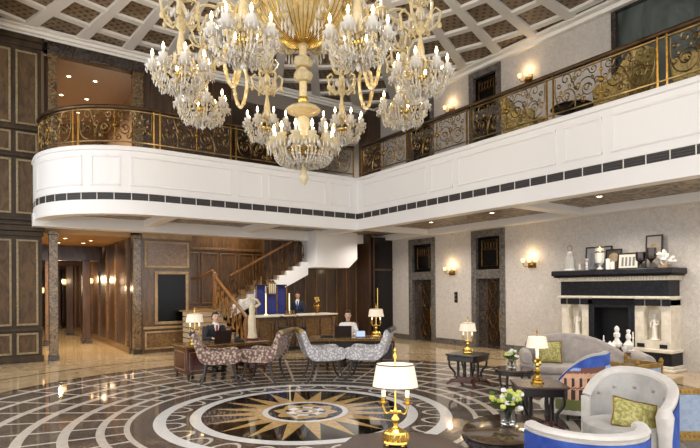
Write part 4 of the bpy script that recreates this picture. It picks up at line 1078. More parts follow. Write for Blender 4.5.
def facade(u, z):                       # printed palace front under a blue sky
    x = (u-.10)/.9; zz = z - .03*x
    if x < 0: return 5 if z < .3 else (1 if z < .6 else 0)
    if zz > .70: return 0
    if zz > .665: return 1 if (x < .3 or x > .75) else 4
    if zz > .63: return 4
    if zz > .60: return 2
    if z > .30:
        q = (x*8.5) % 1
        if .46 < zz < .57 and .34 < q < .66: return 3
        if z < .43 and .24 < q < .76: return 3
        return 2 if not .435 < zz < .45 else 4
    return 5
tub_chair('tub chair seen from behind, a palace under blue sky printed on its back', view(3.18,6.98), RV+R(90+6), None, .86, .9, .66, -62, 52, lambda u: .46+.39*math.sin(min(1,u/.62)*PI/2)**.75+.04*u, facade, 0, ())
g1 = tub_chair('grey velvet tub armchair with blue outer side and brocade cushion, facing the viewer', view(2.72,4.95), RV+R(234), SKYB, .9, .88, .60, -118, 62, lambda u: (.60+.28*max(0,math.cos(R((180*u-118)/118*88)))**.7) if u < .655 else .88-.26*((180*u-118)/62)**2.4, None, .05, (0,))
for a_, z_ in ((-70,.68),(-40,.72),(-10,.73),(20,.72),(45,.66),(-55,.56),(-25,.58),(5,.58)):
    aa = R(180+a_); obj('tuft_button', MB().ball((.352*math.cos(aa), .352*math.sin(aa), z_), .016, 8, 5), SOFA, g1)
tub_chair('blue-backed tub armchair in the near right corner with pale rolled rim', view(1.80,3.82), RV+R(88), SKYB, .86, .73, .71, -88, 84, lambda u: .72, None, .05, ())
def cushion(label, loc, rx, ry, rz, s=.2, asp=1):
    m = MB(); n = 12; rows = []
    for i in range(n+1):
        row = []
        for j in range(n+1):
            x, y = i/n*2-1, j/n*2-1; e = (1-x*x)*(1-y*y); c = 1-.08*(1-abs(x*y)); row.append((x*s*c, y*s*c*asp, .07*e**.5))
        rows.append(row)
    for sg in (1, -1):
        st = len(m.v)
        for r in rows: m.v += [(p[0],p[1],p[2]*sg) for p in r]
        for i in range(n):
            for j in range(n):
                a = st+i*(n+1)+j; f = (a,a+n+1,a+n+2,a+1); m.f.append(f if sg > 0 else f[::-1]); m.m.append(0)
    o = thing('cushion', label, 'cushion', loc, rz); c = obj('cover', m, CUSH, o); c.rotation_euler = (rx, ry, 0)
    e = MB().tube([(p[0],p[1],0) for p in [r[0] for r in rows]+rows[-1][1:]+[r[-1] for r in rows[::-1]][1:]+rows[0][::-1][1:-1]], .008, 5, closed=True); pq = obj('piping', e, GOLD_A, o); pq.rotation_euler = (rx, ry, 0)
    return o
cushion('green and gold brocade cushion leaning in the grey tub armchair', (*view(2.74,4.80)[:2],.55), R(62), R(12), RV+R(-14), .19, .72)
# taupe sofa by the fireplace
t = thing('sofa', 'taupe sofa with curved high back before the fireplace, partly behind the printed chair', 'sofa', view(4.1,8.7), RV+R(-18))
obj('seat_base', MB().box(-.85,.85,-.4,.35,.1,.3), SOFA, t, bevel=.03)
for x in (-.42,.42): obj('seat_cushion', MB().box(x-.41,x+.41,-.42,.25,.3,.43), SOFA, t, bevel=.05)
bp_ = [(x*.9, .43+.50*(1-(abs(x+.25)/1.25)**2.2)) for x in [i/10-1 for i in range(21)]]
obj('backrest', MB().slab([(-.9,.2)]+[(x, z) for x, z in bp_]+[(.9,.2)], .24, .42), SOFA, t, bevel=.05)
for s in (-1, 1): obj('arm', MB().box(s*.9-.09,s*.9+.09,-.4,.4,.1,.55).tube([(s*.9,-.42,.56),(s*.9,.4,.56)], .1, 12), SOFA, t, bevel=.02)
for x in (-.8,.8):
    for y in (-.33,.33): obj('leg', MB().lathe([(.02,0),(.03,.1)], (x,y,0), 8), WOOD_BLK, t)
c, s_ = math.cos(RV+R(-18)), math.sin(RV+R(-18)); vx, vy, _ = view(4.1,8.7)
cushion('olive and gold cushion on the left of the taupe sofa', (vx-.5*c-.1*s_, vy-.5*s_+.1*c, .62), R(76), 0, RV+R(-18), .19)
# gilt blue seats
def gilt_chair(label, loc, rz, w, d, h, zb):
    t = thing('gilt_armchair', label, 'armchair', loc, rz, None)
    obj('seat', MB().box(-w/2+.02,w/2-.02,-d/2+.02,d/2-.02,zb,zb+.22), BLUEF, t, bevel=.03)
    def side(nm, p, q):
        px, py = p; qx, qy = q; n_ = MB(); L = math.hypot(qx-px,qy-py); a = math.atan2(qy-py,qx-px); M = Matrix.Translation((px,py,0)) @ Matrix.Rotation(a,4,'Z')
        pnl_ = MB().box(.03,L-.03,-.02,.02,zb+.05,h-.05).xf(M); o = obj(nm, pnl_, BLUEF, t, bevel=.01)
        for z0, z1 in ((h-.06,h),(zb-.02,zb+.08)): n_.box(0,L,-.03,.03,z0,z1)
        k = int(L/.045)
        for i in range(k): n_.ball((.02+i*.045,-.03,h-.03), .013, 6, 4); n_.ball((.02+i*.045,-.03,zb+.03), .013, 6, 4)
        n_.xf(M); obj('carved_rail', n_, GILT, o, bevel=.008)
    side('back_panel', (-w/2,-d/2), (w/2,-d/2)); side('arm_panel', (-w/2,d/2), (-w/2,-d/2)); side('arm_panel', (w/2,-d/2), (w/2,d/2))
    for x in (-w/2, w/2):
        for y in (-d/2, d/2): obj('leg_post', MB().lathe([(.018,0),(.03,.05),(.022,.1),(.03,zb),(.026,h),(.034,h+.03),(.02,h+.06),(0,h+.08)], (x,y,0), 10), GILT, t)
    return t
gilt_chair('carved gilt settee in pale blue cloth at the right edge', view(4.05,5.6), RV+R(-4), 1.25, .6, .69, .17)
gilt_chair('small carved gilt armchair in pale blue cloth in front of the fireplace hearth', view(4.22,7.45), RV+R(24), .5, .55, .66, .3)
# gallery armchairs
def wing(label, loc, rz):
    t = thing('gallery_armchair', label, 'armchair', loc, rz, 'gold armchairs on the gallery')
    obj('seat', MB().box(-.3,.36,-.32,.32,.3,.52), UPH_G, t, bevel=.05)
    obj('backrest', MB().slab([(-.28,.4),(-.2,.4),(-.3,1.1),(-.4,1.28),(-.5,1.26),(-.42,1.05)], -.34, .34), UPH_G, t, bevel=.05)
    for s in (-1, 1): obj('arm', MB().slab([(-.34,.3),(.34,.3),(.38,.66),(.3,.74),(-.1,.76),(-.26,.98),(-.4,1.1)], s*.36-.05, s*.36+.05), UPH_G, t, bevel=.03)
    for x in (-.25,.3):
        for y in (-.28,.28): obj('leg', MB().lathe([(.02,0),(.035,.3)], (x,y,0), 8), WOOD_BLK, t)
wing('gold damask high-backed armchair on the gallery, left of the dark side table', (10.1,7.15,4.9), R(-75))
wing('gold damask high-backed armchair on the gallery, right of the dark side table', (10.1,4.95,4.9), R(80))
wing('gold damask high-backed armchair at the far right of the gallery', (10.1,3.65,4.9), R(100))
t = thing('gallery_side_table', 'dark round side table between the gold gallery armchairs', 'table', (10.1,6.0,4.9))
obj('table_top', MB().lathe([(.4,.55),(.42,.57),(.4,.6)], n=24), WOOD_BLK, t); obj('pedestal', MB().lathe([(.2,0),(.2,.03),(.05,.08),(.04,.5),(.1,.55)], n=14), WOOD_BLK, t)
# ================================================================ fireplace (front faces local -x; its own origin on the wall foot)
FX = XR
t = thing('fireplace', 'cream and black stone fireplace with statuette niches against the silver wall', 'fireplace', (FX, 5.9, 0))
Y = lambda y: y-5.9
def fbox(mb, x0, x1, y0, y1, z0, z1): return mb.box(x0-FX, x1-FX, Y(y0), Y(y1), z0, z1)
mt_ = MB(); fbox(mt_, 11.16, FX, 4.58, 7.2, 2.0, 2.12); fbox(mt_, 11.2, FX, 4.62, 7.17, 1.96, 2.0); obj('mantel_shelf', mt_, STONE_BLK, t, bevel=.02)
dn = MB(); fbox(dn, 11.3, FX, 4.68, 7.12, 1.87, 1.97)
for k in range(40): y = 4.68+.061*k; fbox(dn, 11.27, 11.3, y, y+.035, 1.9, 1.95)
obj('dentil_cornice', dn, STONE_CR, t)
fz = MB(); fbox(fz, 11.38, FX, 4.73, 7.08, 1.54, 1.87); obj('frieze', fz, STONE_BLK, t)
ml_ = MB(); fbox(ml_, 11.3, FX, 4.68, 7.14, 1.49, 1.54)
for k in range(48): y = 4.7+.051*k; ml_.ball((11.3-FX, Y(y), 1.515), .016, 6, 4)
obj('beaded_moulding', ml_, STONE_CR, t)
bl = MB()
for a, b in ((4.71,4.86),(4.9,5.18),(5.22,5.41),(6.42,6.6),(6.64,6.92),(6.96,7.09)): fbox(bl, 11.37, FX, a, b, 1.34, 1.47)
obj('black_block', bl, STONE_BLK, t, bevel=.008)
def pier(y0, y1):
    m = MB(); ym = (y0+y1)/2; nw, zb, zt = .17, .62, 1.18
    fbox(m, 11.42, FX, y0, ym-nw, .45, 1.49); fbox(m, 11.42, FX, ym+nw, y1, .45, 1.49); fbox(m, 11.42, FX, ym-nw, ym+nw, .45, zb); fbox(m, 11.62, FX, ym-nw, ym+nw, zb, 1.49)
    arc = [(ym+nw*math.cos(PI*k/12), zt+nw*math.sin(PI*k/12)) for k in range(13)]
    for (ya, za), (yb, zb2) in zip(arc, arc[1:]):
        x0, x1 = 11.42-FX, 11.62-FX; vs = []
        for x in (x0, x1): vs += [(x,Y(ya),za),(x,Y(yb),zb2),(x,Y(yb),1.49),(x,Y(ya),1.49)]
        m.add(vs, [(0,1,2,3),(7,6,5,4),(0,4,5,1)])
    o = obj('pier', m, STONE_CR, t)
    b = MB(); fbox(b, 11.38, FX, y0-.03, y1+.03, .12, .38); obj('pier_base', b, STONE_BLK, t, bevel=.01)
    c = MB(); fbox(c, 11.34, FX, y0-.06, y1+.06, .38, .45); fbox(c, 11.3, FX, y0-.1, y1+.1, 0, .06); fbox(c, 11.36, FX, y0-.05, y1+.05, .06, .12); obj('pier_moulding', c, STONE_CR, t, bevel=.015)
    for ys in (y0+.07, y1-.19): k = MB(); fbox(k, 11.40, 11.45, ys, ys+.14, .47, .55); obj('black_block', k, STONE_BLK, t)
    return ym
yr, yl = pier(4.71, 5.41), pier(6.42, 7.09)
fb = MB(); fbox(fb, 11.4, 11.5, 5.41, 5.54, 0, 1.36); fbox(fb, 11.4, 11.5, 6.29, 6.42, 0, 1.36); fbox(fb, 11.4, 11.5, 5.54, 6.29, 1.28, 1.36); obj('opening_frame', fb, STONE_BLK, t, bevel=.01)
ib = MB(); fbox(ib, 11.82, FX, 5.5, 6.33, 0, 1.36); fbox(ib, 11.5, 11.82, 5.44, 5.5, 0, 1.36); fbox(ib, 11.5, 11.82, 6.33, 6.39, 0, 1.36); fbox(ib, 11.5, 11.82, 5.44, 6.39, 1.34, 1.49); obj('firebox', ib, mat('soot_black', '0d0e14', .7), t)
hb = MB(); fbox(hb, 11.15, 11.82, 5.44, 6.39, 0, .05); obj('hearth_slab', hb, STONE_BLK, t)

def figure(mb, h):                       # draped standing figure, turned
    s = h/1.0; rings_ = []
    prof = [(0,.15,.13,0),(.05,.13,.12,0),(.25,.11,.10,.01),(.42,.115,.10,.02),(.5,.12,.1,.02),(.58,.085,.075,.01),(.66,.10,.085,0),(.74,.115,.08,0),(.79,.1,.065,0),(.82,.04,.04,0),(.85,.035,.035,0)]
    for z, rx, ry, off in prof:
        rings_.append([((rx*math.cos(a)*(1+.07*math.cos(7*a)*(z < .45))*.85+off)*s, .85*ry*math.sin(a)*(1+.07*math.cos(7*a)*(z < .45))*s, z*s) for a in [2*PI*i/28 for i in range(28)]])
    mb.loft(rings_); mb.ball((0,0,.915*s), (.052*s,.05*s,.068*s), 12, 8); mb.ball((-.01*s,.01*s,.95*s), (.06*s,.06*s,.045*s), 10, 6); mb.ball((.055*s,0,.905*s), (.012*s,.01*s,.016*s), 6, 4)
    return s
def statuette(label, loc, h, rz, pose=0, base=None, m=None):
    t = thing('statue' if h > .6 else 'statuette', label, 'statue', loc, rz, None)
    mb = MB(); s = figure(mb, h)
    if pose == 1:
        for q in (-1, 1):
            mb.tube([(0,q*.1*s,.76*s),(.05*s,q*.22*s,.82*s),(.06*s,q*.16*s,.92*s),(.05*s,q*.06*s,.95*s)], [.04*s,.032*s,.026*s,.022*s], 8)
            for f in range(5): mb.tube([(.05*s,q*.06*s,.95*s),(.06*s,q*(.04-.0*f)*s,(.94+.012*f)*s),(.062*s,q*.015*s,(.945+.012*f)*s)], .008*s, 5)
    else:
        mb.tube([(0,.1*s,.76*s),(.03*s,.15*s,.62*s),(.1*s,.1*s,.56*s),(.12*s,.03*s,.58*s)], [.035*s,.03*s,.024*s,.02*s], 8)
        mb.tube([(0,-.1*s,.76*s),(0,-.16*s,.6*s),(.04*s,-.15*s,.46*s)], [.035*s,.03*s,.02*s], 8)
    obj('figure', mb, m or MARBLE_W, t, smooth=70)
    b = MB().lathe([(.17*s,-.035*s),(.18*s,-.02*s),(.16*s,.004)], n=20); obj('base', b, base or MARBLE_W, t)
    return t
statuette('white marble statuette standing in the left niche of the fireplace', (11.53, yl, .645), .52, PI)
statuette('white marble statuette standing in the right niche of the fireplace', (11.53, yr, .645), .52, PI)
statuette('cream statue of a draped woman with raised arms on the left desk', (4.80, 10.22, .69), .9, R(-140), 1, mat('red_marble', '6b2a22', .3), mat('ivory_statue', 'd8c7a2', .45, c2='efe3c8', scale=8))

# mantel ornaments
MZ = 2.12
def frame(label, y, w, h, lean=.1, cards=STONE_CR, fm=BLACK_M, x=11.72, inner=None):
    t = thing('picture_frame', label, 'picture frame', (x, y, MZ)); M = Matrix.Rotation(lean, 4, 'Y')
    f = MB()
    for (a,b,c,d) in ((-w/2,w/2,0,.03),(-w/2,w/2,h-.03,h),(-w/2,-w/2+.03,.03,h-.03),(w/2-.03,w/2,.03,h-.03)): f.box(-.012,.012,a,b,c,d)
    o = obj('frame', f.xf(M), fm, t); p = MB().box(-.004,.008,-w/2+.03,w/2-.03,.03,h-.03).xf(M); obj('picture', p, cards, t)
    if inner:
        q = MB(); inner(q, w, h); obj('picture_motif', q.xf(M), inner.m, t)
    return t
def disc(q, w, h): q.add([(-.006, .3*w*math.cos(a), h*.6+.3*w*math.sin(a)) for a in [2*PI*i/20 for i in range(20)]], [tuple(range(19,-1,-1))])
disc.m = mat('sepia_print', '8d7a5e', .6, c2='b8a588', scale=10)
def bars(q, w, h):
    for k in range(4): q.add([(-.006,-w*.3+k*w*.17,h*.2),(-.006,-w*.2+k*w*.17,h*.2),(-.006,-w*.2+k*w*.17,h*.75),(-.006,-w*.3+k*w*.17,h*.75)], [(3,2,1,0)])
bars.m = mat('grey_print', '7a7a82', .6)
frame('dark-framed grey picture leaning on the wall at the left of the mantel', 6.36, .62, .56, .1, mat('grey_picture','8d8c8e',.5), inner=bars)
frame('dark-framed picture with a round sepia portrait near the mantel middle', 5.98, .36, .47, .1, mat('dark_picture','4a423a',.5), inner=disc, x=11.66)
frame('wide low frame with pale drawings at the middle of the mantel', 5.62, .46, .36, .12, mat('pale_card','e2dcc8',.5), inner=bars, x=11.58)
frame('tall black-framed portrait behind the dark goblets on the mantel', 5.16, .34, .72, .08, mat('portrait_ground','a49a90',.5), inner=disc)
def lathe_thing(name, label, cat, loc, prof, m, grp=None, extra=None):
    o = obj(name, MB().lathe(prof, n=16), m, loc=loc); tag(o, label, cat, grp); return o
gob = [(.07,0),(.07,.015),(.02,.03),(.018,.1),(.03,.14),(.085,.18),(.1,.26),(.095,.38),(.085,.38),(.088,.27),(.06,.19)]
SMOKE = mat('smoked_goblet', '2b211b', .15, coat=.4)
lathe_thing('goblet', 'shorter dark smoked goblet on the mantel, left of the pair', 'goblet', (11.42,5.28,MZ), [(a,b*.92) for a,b in gob], SMOKE)
lathe_thing('goblet', 'taller dark smoked goblet on the mantel, right of the pair', 'goblet', (11.42,5.07,MZ), [(a,b*1.12) for a,b in gob], SMOKE)
t = thing('coral_ornament', 'white branching coral ornament at the right end of the mantel', 'ornament', (11.45,4.83,MZ))
obj('stand', MB().box(-.09,.09,-.09,.09,0,.06), WOOD_T, t, bevel=.01)
m = MB(); random.seed(12)
for k in range(26):
    a = random.random()*6.28; e = random.random()*1.4; r = .1+.1*random.random(); p = (r*math.cos(a)*math.cos(e), r*1.3*math.sin(a)*math.cos(e), .12+r*1.2*math.sin(e))
    m.tube([(0,0,.06),(p[0]*.6,p[1]*.6,p[2]*.7+.03),p], [.03,.025,.03], 6); m.ball(p, .035, 7, 5)
obj('coral', m, WHITE_C, t)
t = thing('lantern', 'white glass lantern with ring handle at the left end of the mantel', 'lantern', (11.45,6.89,MZ))
obj('base', MB().lathe([(.13,0),(.14,.02),(.12,.05)], n=14), WHITE_C, t); obj('glass_body', MB().lathe([(.11,.05),(.12,.2),(.1,.32),(.05,.4)], n=14, flute=.04, nf=7), mat('frosted_glass','dcdad4',.3,trans=.35), t)
obj('cap', MB().lathe([(.06,.4),(.07,.42),(.02,.47),(0,.48)], n=12), WHITE_C, t); obj('ring_handle', MB().tube([(0,.06*math.sin(q),.54+.06*math.cos(q)) for q in [2*PI*i/14 for i in range(14)]], .008, 5, closed=True), GOLD_A, t)
crs = [(.05,0),(.055,.015),(.02,.03),(.035,.07),(.02,.1),(.03,.15),(.02,.2),(.045,.24),(.05,.26),(.03,.27)]
for k, (y, s, lab) in enumerate(((6.62,.7,'shortest of the three clear crystal candlesticks on the mantel'),(6.45,1.0,'middle-height clear crystal candlestick on the mantel before the left picture'),)):
    lathe_thing('crystal_candlestick', lab, 'candlestick', (11.4,y,MZ), [(a*1.1,b*s) for a,b in crs], CRYSTAL)
t = thing('crystal_hurricane', 'tall clear crystal hurricane holder with gilt rim on the mantel', 'candle holder', (11.4,6.14,MZ))
obj('glass_body', MB().lathe([(.07,0),(.08,.02),(.03,.06),(.03,.1),(.09,.16),(.1,.3),(.09,.5),(.08,.5),(.085,.3),(.07,.18)], n=16, flute=.03, nf=8), CRYSTAL, t); obj('gilt_rim', MB().lathe([(.092,.49),(.1,.5),(.092,.52)], n=16), GOLD, t)
obj('gilt_band', MB().lathe([(.095,.38),(.104,.4),(.095,.42)], n=16), GOLD, t)
for y, h, lab in ((5.96,.24,'white pillar candle on the mantel, taller of two'),(5.86,.17,'white pillar candle on the mantel, shorter of two')):
    o = obj('pillar_candle', MB().lathe([(.045,0),(.047,.01),(.045,h),(.004,h-.005),(.004,h+.02)], n=14), WAX, loc=(11.4,y,MZ)); tag(o, lab, 'candle')

# side table with white ceramics before the hearth
t = thing('side_table', 'dark wooden side table before the hearth carrying white ceramics', 'table', (10.05,5.05,0), RV)
obj('table_top', MB().box(-.36,.36,-.2,.2,.47,.5), WOOD_M, t, bevel=.01); obj('drawer_case', MB().box(-.33,.33,-.17,.17,.34,.47), WOOD_M, t, bevel=.008)
for x in (-.3,.3):
    for y in (-.15,.15): obj('leg', MB().lathe([(.015,0),(.025,.2),(.03,.36)], (x,y,0), 8), WOOD_M, t)
def on_table(dx, dy): a = RV; return (10.05+dx*math.cos(a)-dy*math.sin(a), 5.05+dx*math.sin(a)+dy*math.cos(a), .5)
lathe_thing('ceramic_bottle', 'tallest white ceramic bottle with ball stopper before the hearth', 'bottle', on_table(-.02,.05), [(.05,0),(.06,.02),(.03,.04),(.09,.1),(.095,.15),(.05,.21),(.035,.25),(.06,.28),(.06,.34),(.03,.37),(.045,.4),(.045,.44),(.02,.48),(0,.49)], WHITE_C)
lathe_thing('ceramic_bottle', 'white double-gourd ceramic bottle before the hearth, nearer and shorter', 'bottle', on_table(.13,-.08), [(.05,0),(.055,.02),(.03,.04),(.085,.1),(.09,.14),(.045,.2),(.03,.23),(.05,.27),(.045,.32),(.025,.35),(.04,.4),(.03,.42),(0,.43)], WHITE_C)
lathe_thing('ceramic_bowl', 'low white lidded ceramic bowl on the left of the hearth table', 'bowl', on_table(-.17,.02), [(.05,0),(.05,.02),(.09,.06),(.1,.1),(.095,.12),(.06,.15),(.02,.17),(.02,.19),(0,.2)], WHITE_C)
lathe_thing('ceramic_cup', 'small white ceramic cup between bowl and bottle on hearth table', 'cup', on_table(.03,-.12), [(.03,0),(.03,.015),(.05,.05),(.055,.1),(.045,.1),(.04,.05)], WHITE_C)
cst = [(.035,0),(.035,.012),(.012,.025),(.012,.2),(.022,.21),(.012,.22),(.012,.3),(.003,.31)]
lathe_thing('candlestick', 'slim white candlestick at the left end of the hearth table', 'candlestick', on_table(-.3,.0), cst, WHITE_C)
lathe_thing('candlestick', 'slim white candlestick at the right end of the hearth table', 'candlestick', on_table(.28,.03), [(a,b*1.2) for a,b in cst], WHITE_C)

# things on the desks
def laptop(label, loc, rz):              # screen faces local +x
    t = thing('laptop', label, 'laptop', loc, rz, None)
    obj('keyboard_base', MB().box(0,.25,-.19,.19,0,.018), LAPTOP, t, bevel=.005)
    M = Matrix.Translation((0,0,.016)) @ Matrix.Rotation(R(-14), 4, 'Y')
    l = obj('lid', MB().box(-.012,0,-.19,.19,0,.25).xf(M), LAPTOP, t, bevel=.005); obj('screen', MB().box(0,.002,-.175,.175,.015,.235).xf(M), SCREEN, l)
    return t
laptop('open dark brown laptop in front of the man at the left desk', (4.02,9.98,.66), R(96))
laptop('open dark brown laptop in front of the woman at the back desk', view(.08,11.5,.66), RV+R(90))
t = thing('telephone', 'black desk telephone between laptop and statue on the left desk', 'telephone', (4.38,9.95,.66), R(-20))
obj('body', MB().slab([(-.1,0),(.1,0),(.1,.03),(-.06,.08),(-.1,.08)], -.09, .09), BLACK_M, t, bevel=.01)
obj('handset', MB().tube([(-.05,-.11,.1),(-.05,-.08,.13),(-.05,.08,.13),(-.05,.11,.1)], [.03,.02,.02,.03], 8), mat('grey_plastic','6b6b6b',.4), t)
t = thing('tablet', 'small pale-lit tablet stand beside the lamp on the back desk', 'tablet', view(.47,11.45,.66), RV)
M = Matrix.Rotation(R(-20), 4, 'X'); obj('case', MB().box(-.11,.11,-.006,.006,0,.15).xf(M), BLACK_M, t); obj('screen', MB().box(-.1,.1,-.01,-.006,.012,.138).xf(M), SCREEN, t); obj('stand', MB().box(-.05,.05,.0,.09,0,.012), BLACK_M, t)
o = obj('document_tray', MB().box(-.14,.14,-.1,.1,0,.03).box(-.12,.12,-.08,.08,.03,.045), BLACK_M, loc=view(-.28,11.5,.66), rz=RV, bevel=.005); tag(o, 'flat black document tray left of the laptop on the back desk', 'tray')

# ================================================================ people
def body_mesh(name, mb, m, parent, vox, it=2, label=None):
    o = obj(name, mb, m, parent, smooth=0, label=label); r = o.modifiers.new('remesh', 'REMESH'); r.mode = 'VOXEL'; r.voxel_size = vox; r.use_smooth_shade = True
    s = o.modifiers.new('smooth', 'SMOOTH'); s.iterations = it; s.factor = .5
    return o
def ellipse_loft(mb, secs, n=20):
    mb.loft([[(cx+rx*math.cos(2*PI*i/n), ry*math.sin(2*PI*i/n), z) for i in range(n)] for z, cx, rx, ry in secs]); return mb
def hand(mb, w, d, side):               # palm and five bent fingers from wrist w along d
    d = Vector(d).normalized(); lat = Vector((0,0,1)).cross(d).normalized(); w = Vector(w)
    mb.tube([w, w+d*.05, w+d*.095], [.026,.036,.034], 8, flat=.55)
    for k, L in enumerate((.062,.075,.08,.07)):
        b = w+d*.085+lat*(k-1.5)*.019; mb.tube([b, b+d*L*.5, b+d*L*.8-Vector((0,0,.012)), b+d*L-Vector((0,0,.03))], [.0105,.010,.0095,.008], 6)
    b = w+d*.03-lat*side*.0+lat*(-side)*.03; mb.tube([b, b+d*.03+lat*(-side)*.025, b+d*.06+lat*(-side)*.03-Vector((0,0,.008))], [.013,.011,.009], 6)
def person(label, loc, rz, seated, S, skin, jacket, tie, female=False, zoff=0):
    t = thing('person', label, 'person', loc, rz, None); t.scale = (S,S,S)
    hip = .50 if seated else .93; sh = hip+.53; lean = .10 if seated else 0
    nk = (lean*1.1, 0, sh+.07); hd = Vector((lean*1.25+.02, 0, sh+.215))
    wS = .9 if female else 1
    tors = [(hip-.08,0,.12,.16*wS),(hip+.05,.0+lean*.1,.12,.165*wS),(hip+.2,lean*.4,.105,.14*wS),(hip+.36,lean*.75,.12,.165*wS),(hip+.47,lean,.11,.18*wS),(sh,lean*1.05,.08,.15*wS),(sh+.04,lean*1.1,.06,.075)]
    arms = []
    for s in (-1, 1):
        a = Vector((lean, s*.175*wS, sh-.03))
        if seated: e, w = Vector((lean+.1, s*.25, sh-.29)), Vector((.36, s*.12, .76))
        else: e, w = Vector((.02, s*.235, sh-.31)), Vector((.1, s*.2, sh-.55)) if s > 0 else Vector((.12, s*.16, sh-.5))
        arms.append((s, a, e, w))
    legs = []
    for s in (-1, 1):
        if seated: legs.append((s, (0,s*.09,hip-.02), (.42,s*.11,.5), (.40,s*.11,.09)))
        else: legs.append((s, (0,s*.09,hip-.02), (.01,s*.1,.5), (0,s*.1,.09)))
    b = MB(); ellipse_loft(b, tors); b.tube([nk, (hd.x-.01,0,hd.z-.06)], [.055,.052], 12)
    # head: skull, jaw, nose, ears, lips
    b.ball(hd, (.095,.075,.115), 18, 12); b.ball(hd+Vector((.022,0,-.06)), (.066,.056,.062), 14, 8)
    b.tube([hd+Vector((.085,0,.015)), hd+Vector((.108,0,-.025)), hd+Vector((.092,0,-.032))], [.01,.015,.012], 8)
    for s in (-1, 1): b.ball(hd+Vector((-.005,s*.077,-.01)), (.02,.01,.03), 8, 6); b.ball(hd+Vector((.08,s*.03,.03)), (.014,.022,.008), 8, 4)
    b.ball(hd+Vector((.083,0,-.062)), (.012,.024,.008), 8, 5)
    for s, a, e, w in arms:
        b.tube([a, e, w], [.048,.04,.028], 10); hand(b, w, (w-e) if not seated else (1,-s*.3,-.12), s)
    for s, h, k, f in legs:
        b.tube([h, k, f], [.08,.056,.04], 12); b.tube([(f[0]-.05,f[1],.04),(f[0]+.16,f[1],.03)], [.038,.03], 8)
    bo_ = body_mesh('body', b, skin, t, .009)
    ey = MB()
    for s in (-1, 1): ey.ball(hd+Vector((.084,s*.03,.012)), (.009,.014,.008), 8, 6)
    obj('eye', ey, BLACK_M, t)
    lp = MB().ball(hd+Vector((.093,0,-.062)), (.006,.022,.007), 8, 5); obj('lips', lp, mat('lips','a0554a',.5), t)
    h = MB(); h.ball(hd+Vector((-.012,0,.035)), (.1,.084,.1), 16, 10)
    for s in (-1, 1): h.ball(hd+Vector((-.045,s*.045,-.01)), (.055,.042,.075), 10, 8)
    if female: h.ball(hd+Vector((-.115,0,.0)), (.05,.055,.05), 12, 8)
    hh = MB()
    # keep the face clear: drop hair faces lying in front of the forehead line
    for f, mi in zip(h.f, h.m):
        cc = sum((Vector(h.v[i]) for i in f), Vector())/len(f)-hd
        if not (cc.x > .03 and cc.z < .065): hh.f.append(f); hh.m.append(0)
    hh.v = h.v; ho2 = obj('hair', hh, HAIR, t, smooth=60); sd = ho2.modifiers.new('solid', 'SOLIDIFY'); sd.thickness = .012
    j = MB(); ellipse_loft(j, [(hip-.14,0,.14,.185*wS)]+[(z,cx,rx+.022,ry+.022) for z, cx, rx, ry in tors[1:-1]]+[(sh+.035,lean*1.08,.07,.09)])
    for s, a, e, w in arms: w2 = e+(w-e)*.92; j.tube([a+Vector((0,-s*.02,.0)), a, e, w2], [.07,.07,.056,.044], 12)
    body_mesh('jacket' if not female else 'blouse', j, jacket, t, .011, 3)
    if not female:
        y0 = sh-.02
        v = MB().add([(lean+.155,0,sh-.24),(lean+.135,-.06,sh+.0),(lean+.11,-.05,sh+.05),(lean+.11,.05,sh+.05),(lean+.135,.06,sh+.0)], [(0,1,2,3,4)]); o = obj('shirt', v, SHIRT, t, smooth=0); sd = o.modifiers.new('solid', 'SOLIDIFY'); sd.thickness = .03
        tp = MB().add([(lean+.2,-.03,sh-.22),(lean+.205,0,sh-.26),(lean+.2,.03,sh-.22),(lean+.175,.02,sh+.03),(lean+.175,-.02,sh+.03)], [(0,1,2,3,4)]); o = obj('tie', tp, tie, t, smooth=0); sd = o.modifiers.new('solid', 'SOLIDIFY'); sd.thickness = .012
        cl_ = MB().lathe([(.062,0),(.066,.03),(.06,.045)], (lean*1.1,0,sh+.045), 14); obj('collar', cl_, SHIRT, t)
    tr_ = MB(); ellipse_loft(tr_, [(hip-.1,0,.135,.175),(hip+.06,.0,.13,.17)])
    for s, h_, k, f in legs: tr_.tube([h_, k, f], [.1,.075,.06], 12)
    body_mesh('trousers', tr_, SUIT, t, .012, 3)
    for s, h_, k, f in legs: obj('shoe', MB().tube([(f[0]-.07,f[1],.045),(f[0]+.05,f[1],.045),(f[0]+.19,f[1],.025)], [.045,.048,.028], 10), BLACK_M, t)
    return t
def office_chair(label, loc, rz):
    t = thing('office_chair', label, 'chair', loc, rz, None)
    obj('seat', MB().box(-.22,.24,-.23,.23,.33,.40), mat('brown_leather','3a241a',.4), t, bevel=.03)
    obj('backrest', MB().box(-.30,-.24,-.2,.2,.46,.92), mat('brown_leather','3a241a',.4), t, bevel=.03); obj('back_bar', MB().tube([(-.1,0,.34),(-.26,0,.36),(-.28,0,.6)], .02, 8), BLACK_M, t)
    obj('gas_post', MB().tube([(0,0,.06),(0,0,.33)], .03, 10), BLACK_M, t)
    for k in range(5): a = 2*PI*k/5; obj('star_leg', MB().tube([(0,0,.08),(.26*math.cos(a),.26*math.sin(a),.05)], [.03,.02], 6).ball((.26*math.cos(a),.26*math.sin(a),.03), .03, 8, 5), BLACK_M, t)
    return t
pm = (4.22, 10.95, 0)
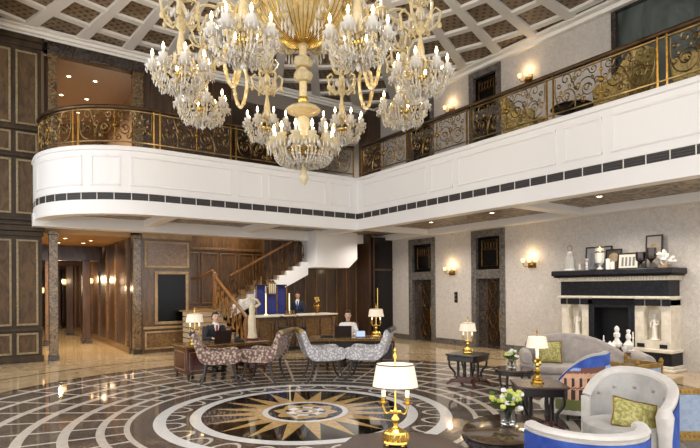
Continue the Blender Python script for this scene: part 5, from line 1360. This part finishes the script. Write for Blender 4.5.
person('seated man in dark suit and red tie working at the laptop on the left desk', pm, R(-97), True, .92, SKIN2, SUIT, TIE)
office_chair('brown leather office chair under the man at the left desk', (4.22,10.97,0), R(-97))
wm = view(.2,12.2)
person('seated woman in a white blouse at the laptop on the back desk', wm, RV-R(90), True, .9, SKIN2, SHIRT, None, True)
office_chair('brown leather office chair under the woman at the back desk', view(.26,12.22), RV-R(90))
person('standing man in navy suit behind the reception counter', (8.12,13.98,0), RV-R(90), False, .92, SKIN, SUIT_B, mat('blue_tie','2a3f6e',.5))
# ================================================================ camera and light
cam = bpy.data.cameras.new('camera'); co_ = bpy.data.objects.new('camera', cam); COL.objects.link(co_)
pi_, ro_, ya_ = R(.268), R(-.429), R(YAW)
fw = Vector((math.sin(ya_), math.cos(ya_), 0)); rt = Vector((math.cos(ya_), -math.sin(ya_), 0)); up = Vector((0,0,1))
f2 = fw*math.cos(pi_)+up*math.sin(pi_); u2 = up*math.cos(pi_)-fw*math.sin(pi_)
r3 = rt*math.cos(ro_)+u2*math.sin(ro_); u3 = u2*math.cos(ro_)-rt*math.sin(ro_)
co_.matrix_world = Matrix(((r3.x,u3.x,-f2.x,0),(r3.y,u3.y,-f2.y,0),(r3.z,u3.z,-f2.z,1.75),(0,0,0,1)))
cam.sensor_width = 36; cam.lens = 514.103*36/700; cam.shift_x = (350-339.163)/700; cam.shift_y = (285.989-224)/700; cam.clip_end = 200
sc.camera = co_
w = bpy.data.worlds.new('daylight'); sc.world = w; w.use_nodes = True
bg = w.node_tree.nodes['Background']; bg.inputs[0].default_value = (.98,.985,1,1); bg.inputs[1].default_value = WORLD
sc.view_settings.view_transform = 'Standard'; sc.view_settings.look = 'None'; sc.view_settings.exposure = EXPO; sc.view_settings.gamma = 1
sc.cycles.use_denoising = True
sc.cycles.max_bounces = 8; sc.cycles.transmission_bounces = 6; sc.cycles.glossy_bounces = 4; sc.cycles.diffuse_bounces = 4
sc.cycles.sample_clamp_indirect = 4; sc.cycles.caustics_reflective = False; sc.cycles.caustics_refractive = False
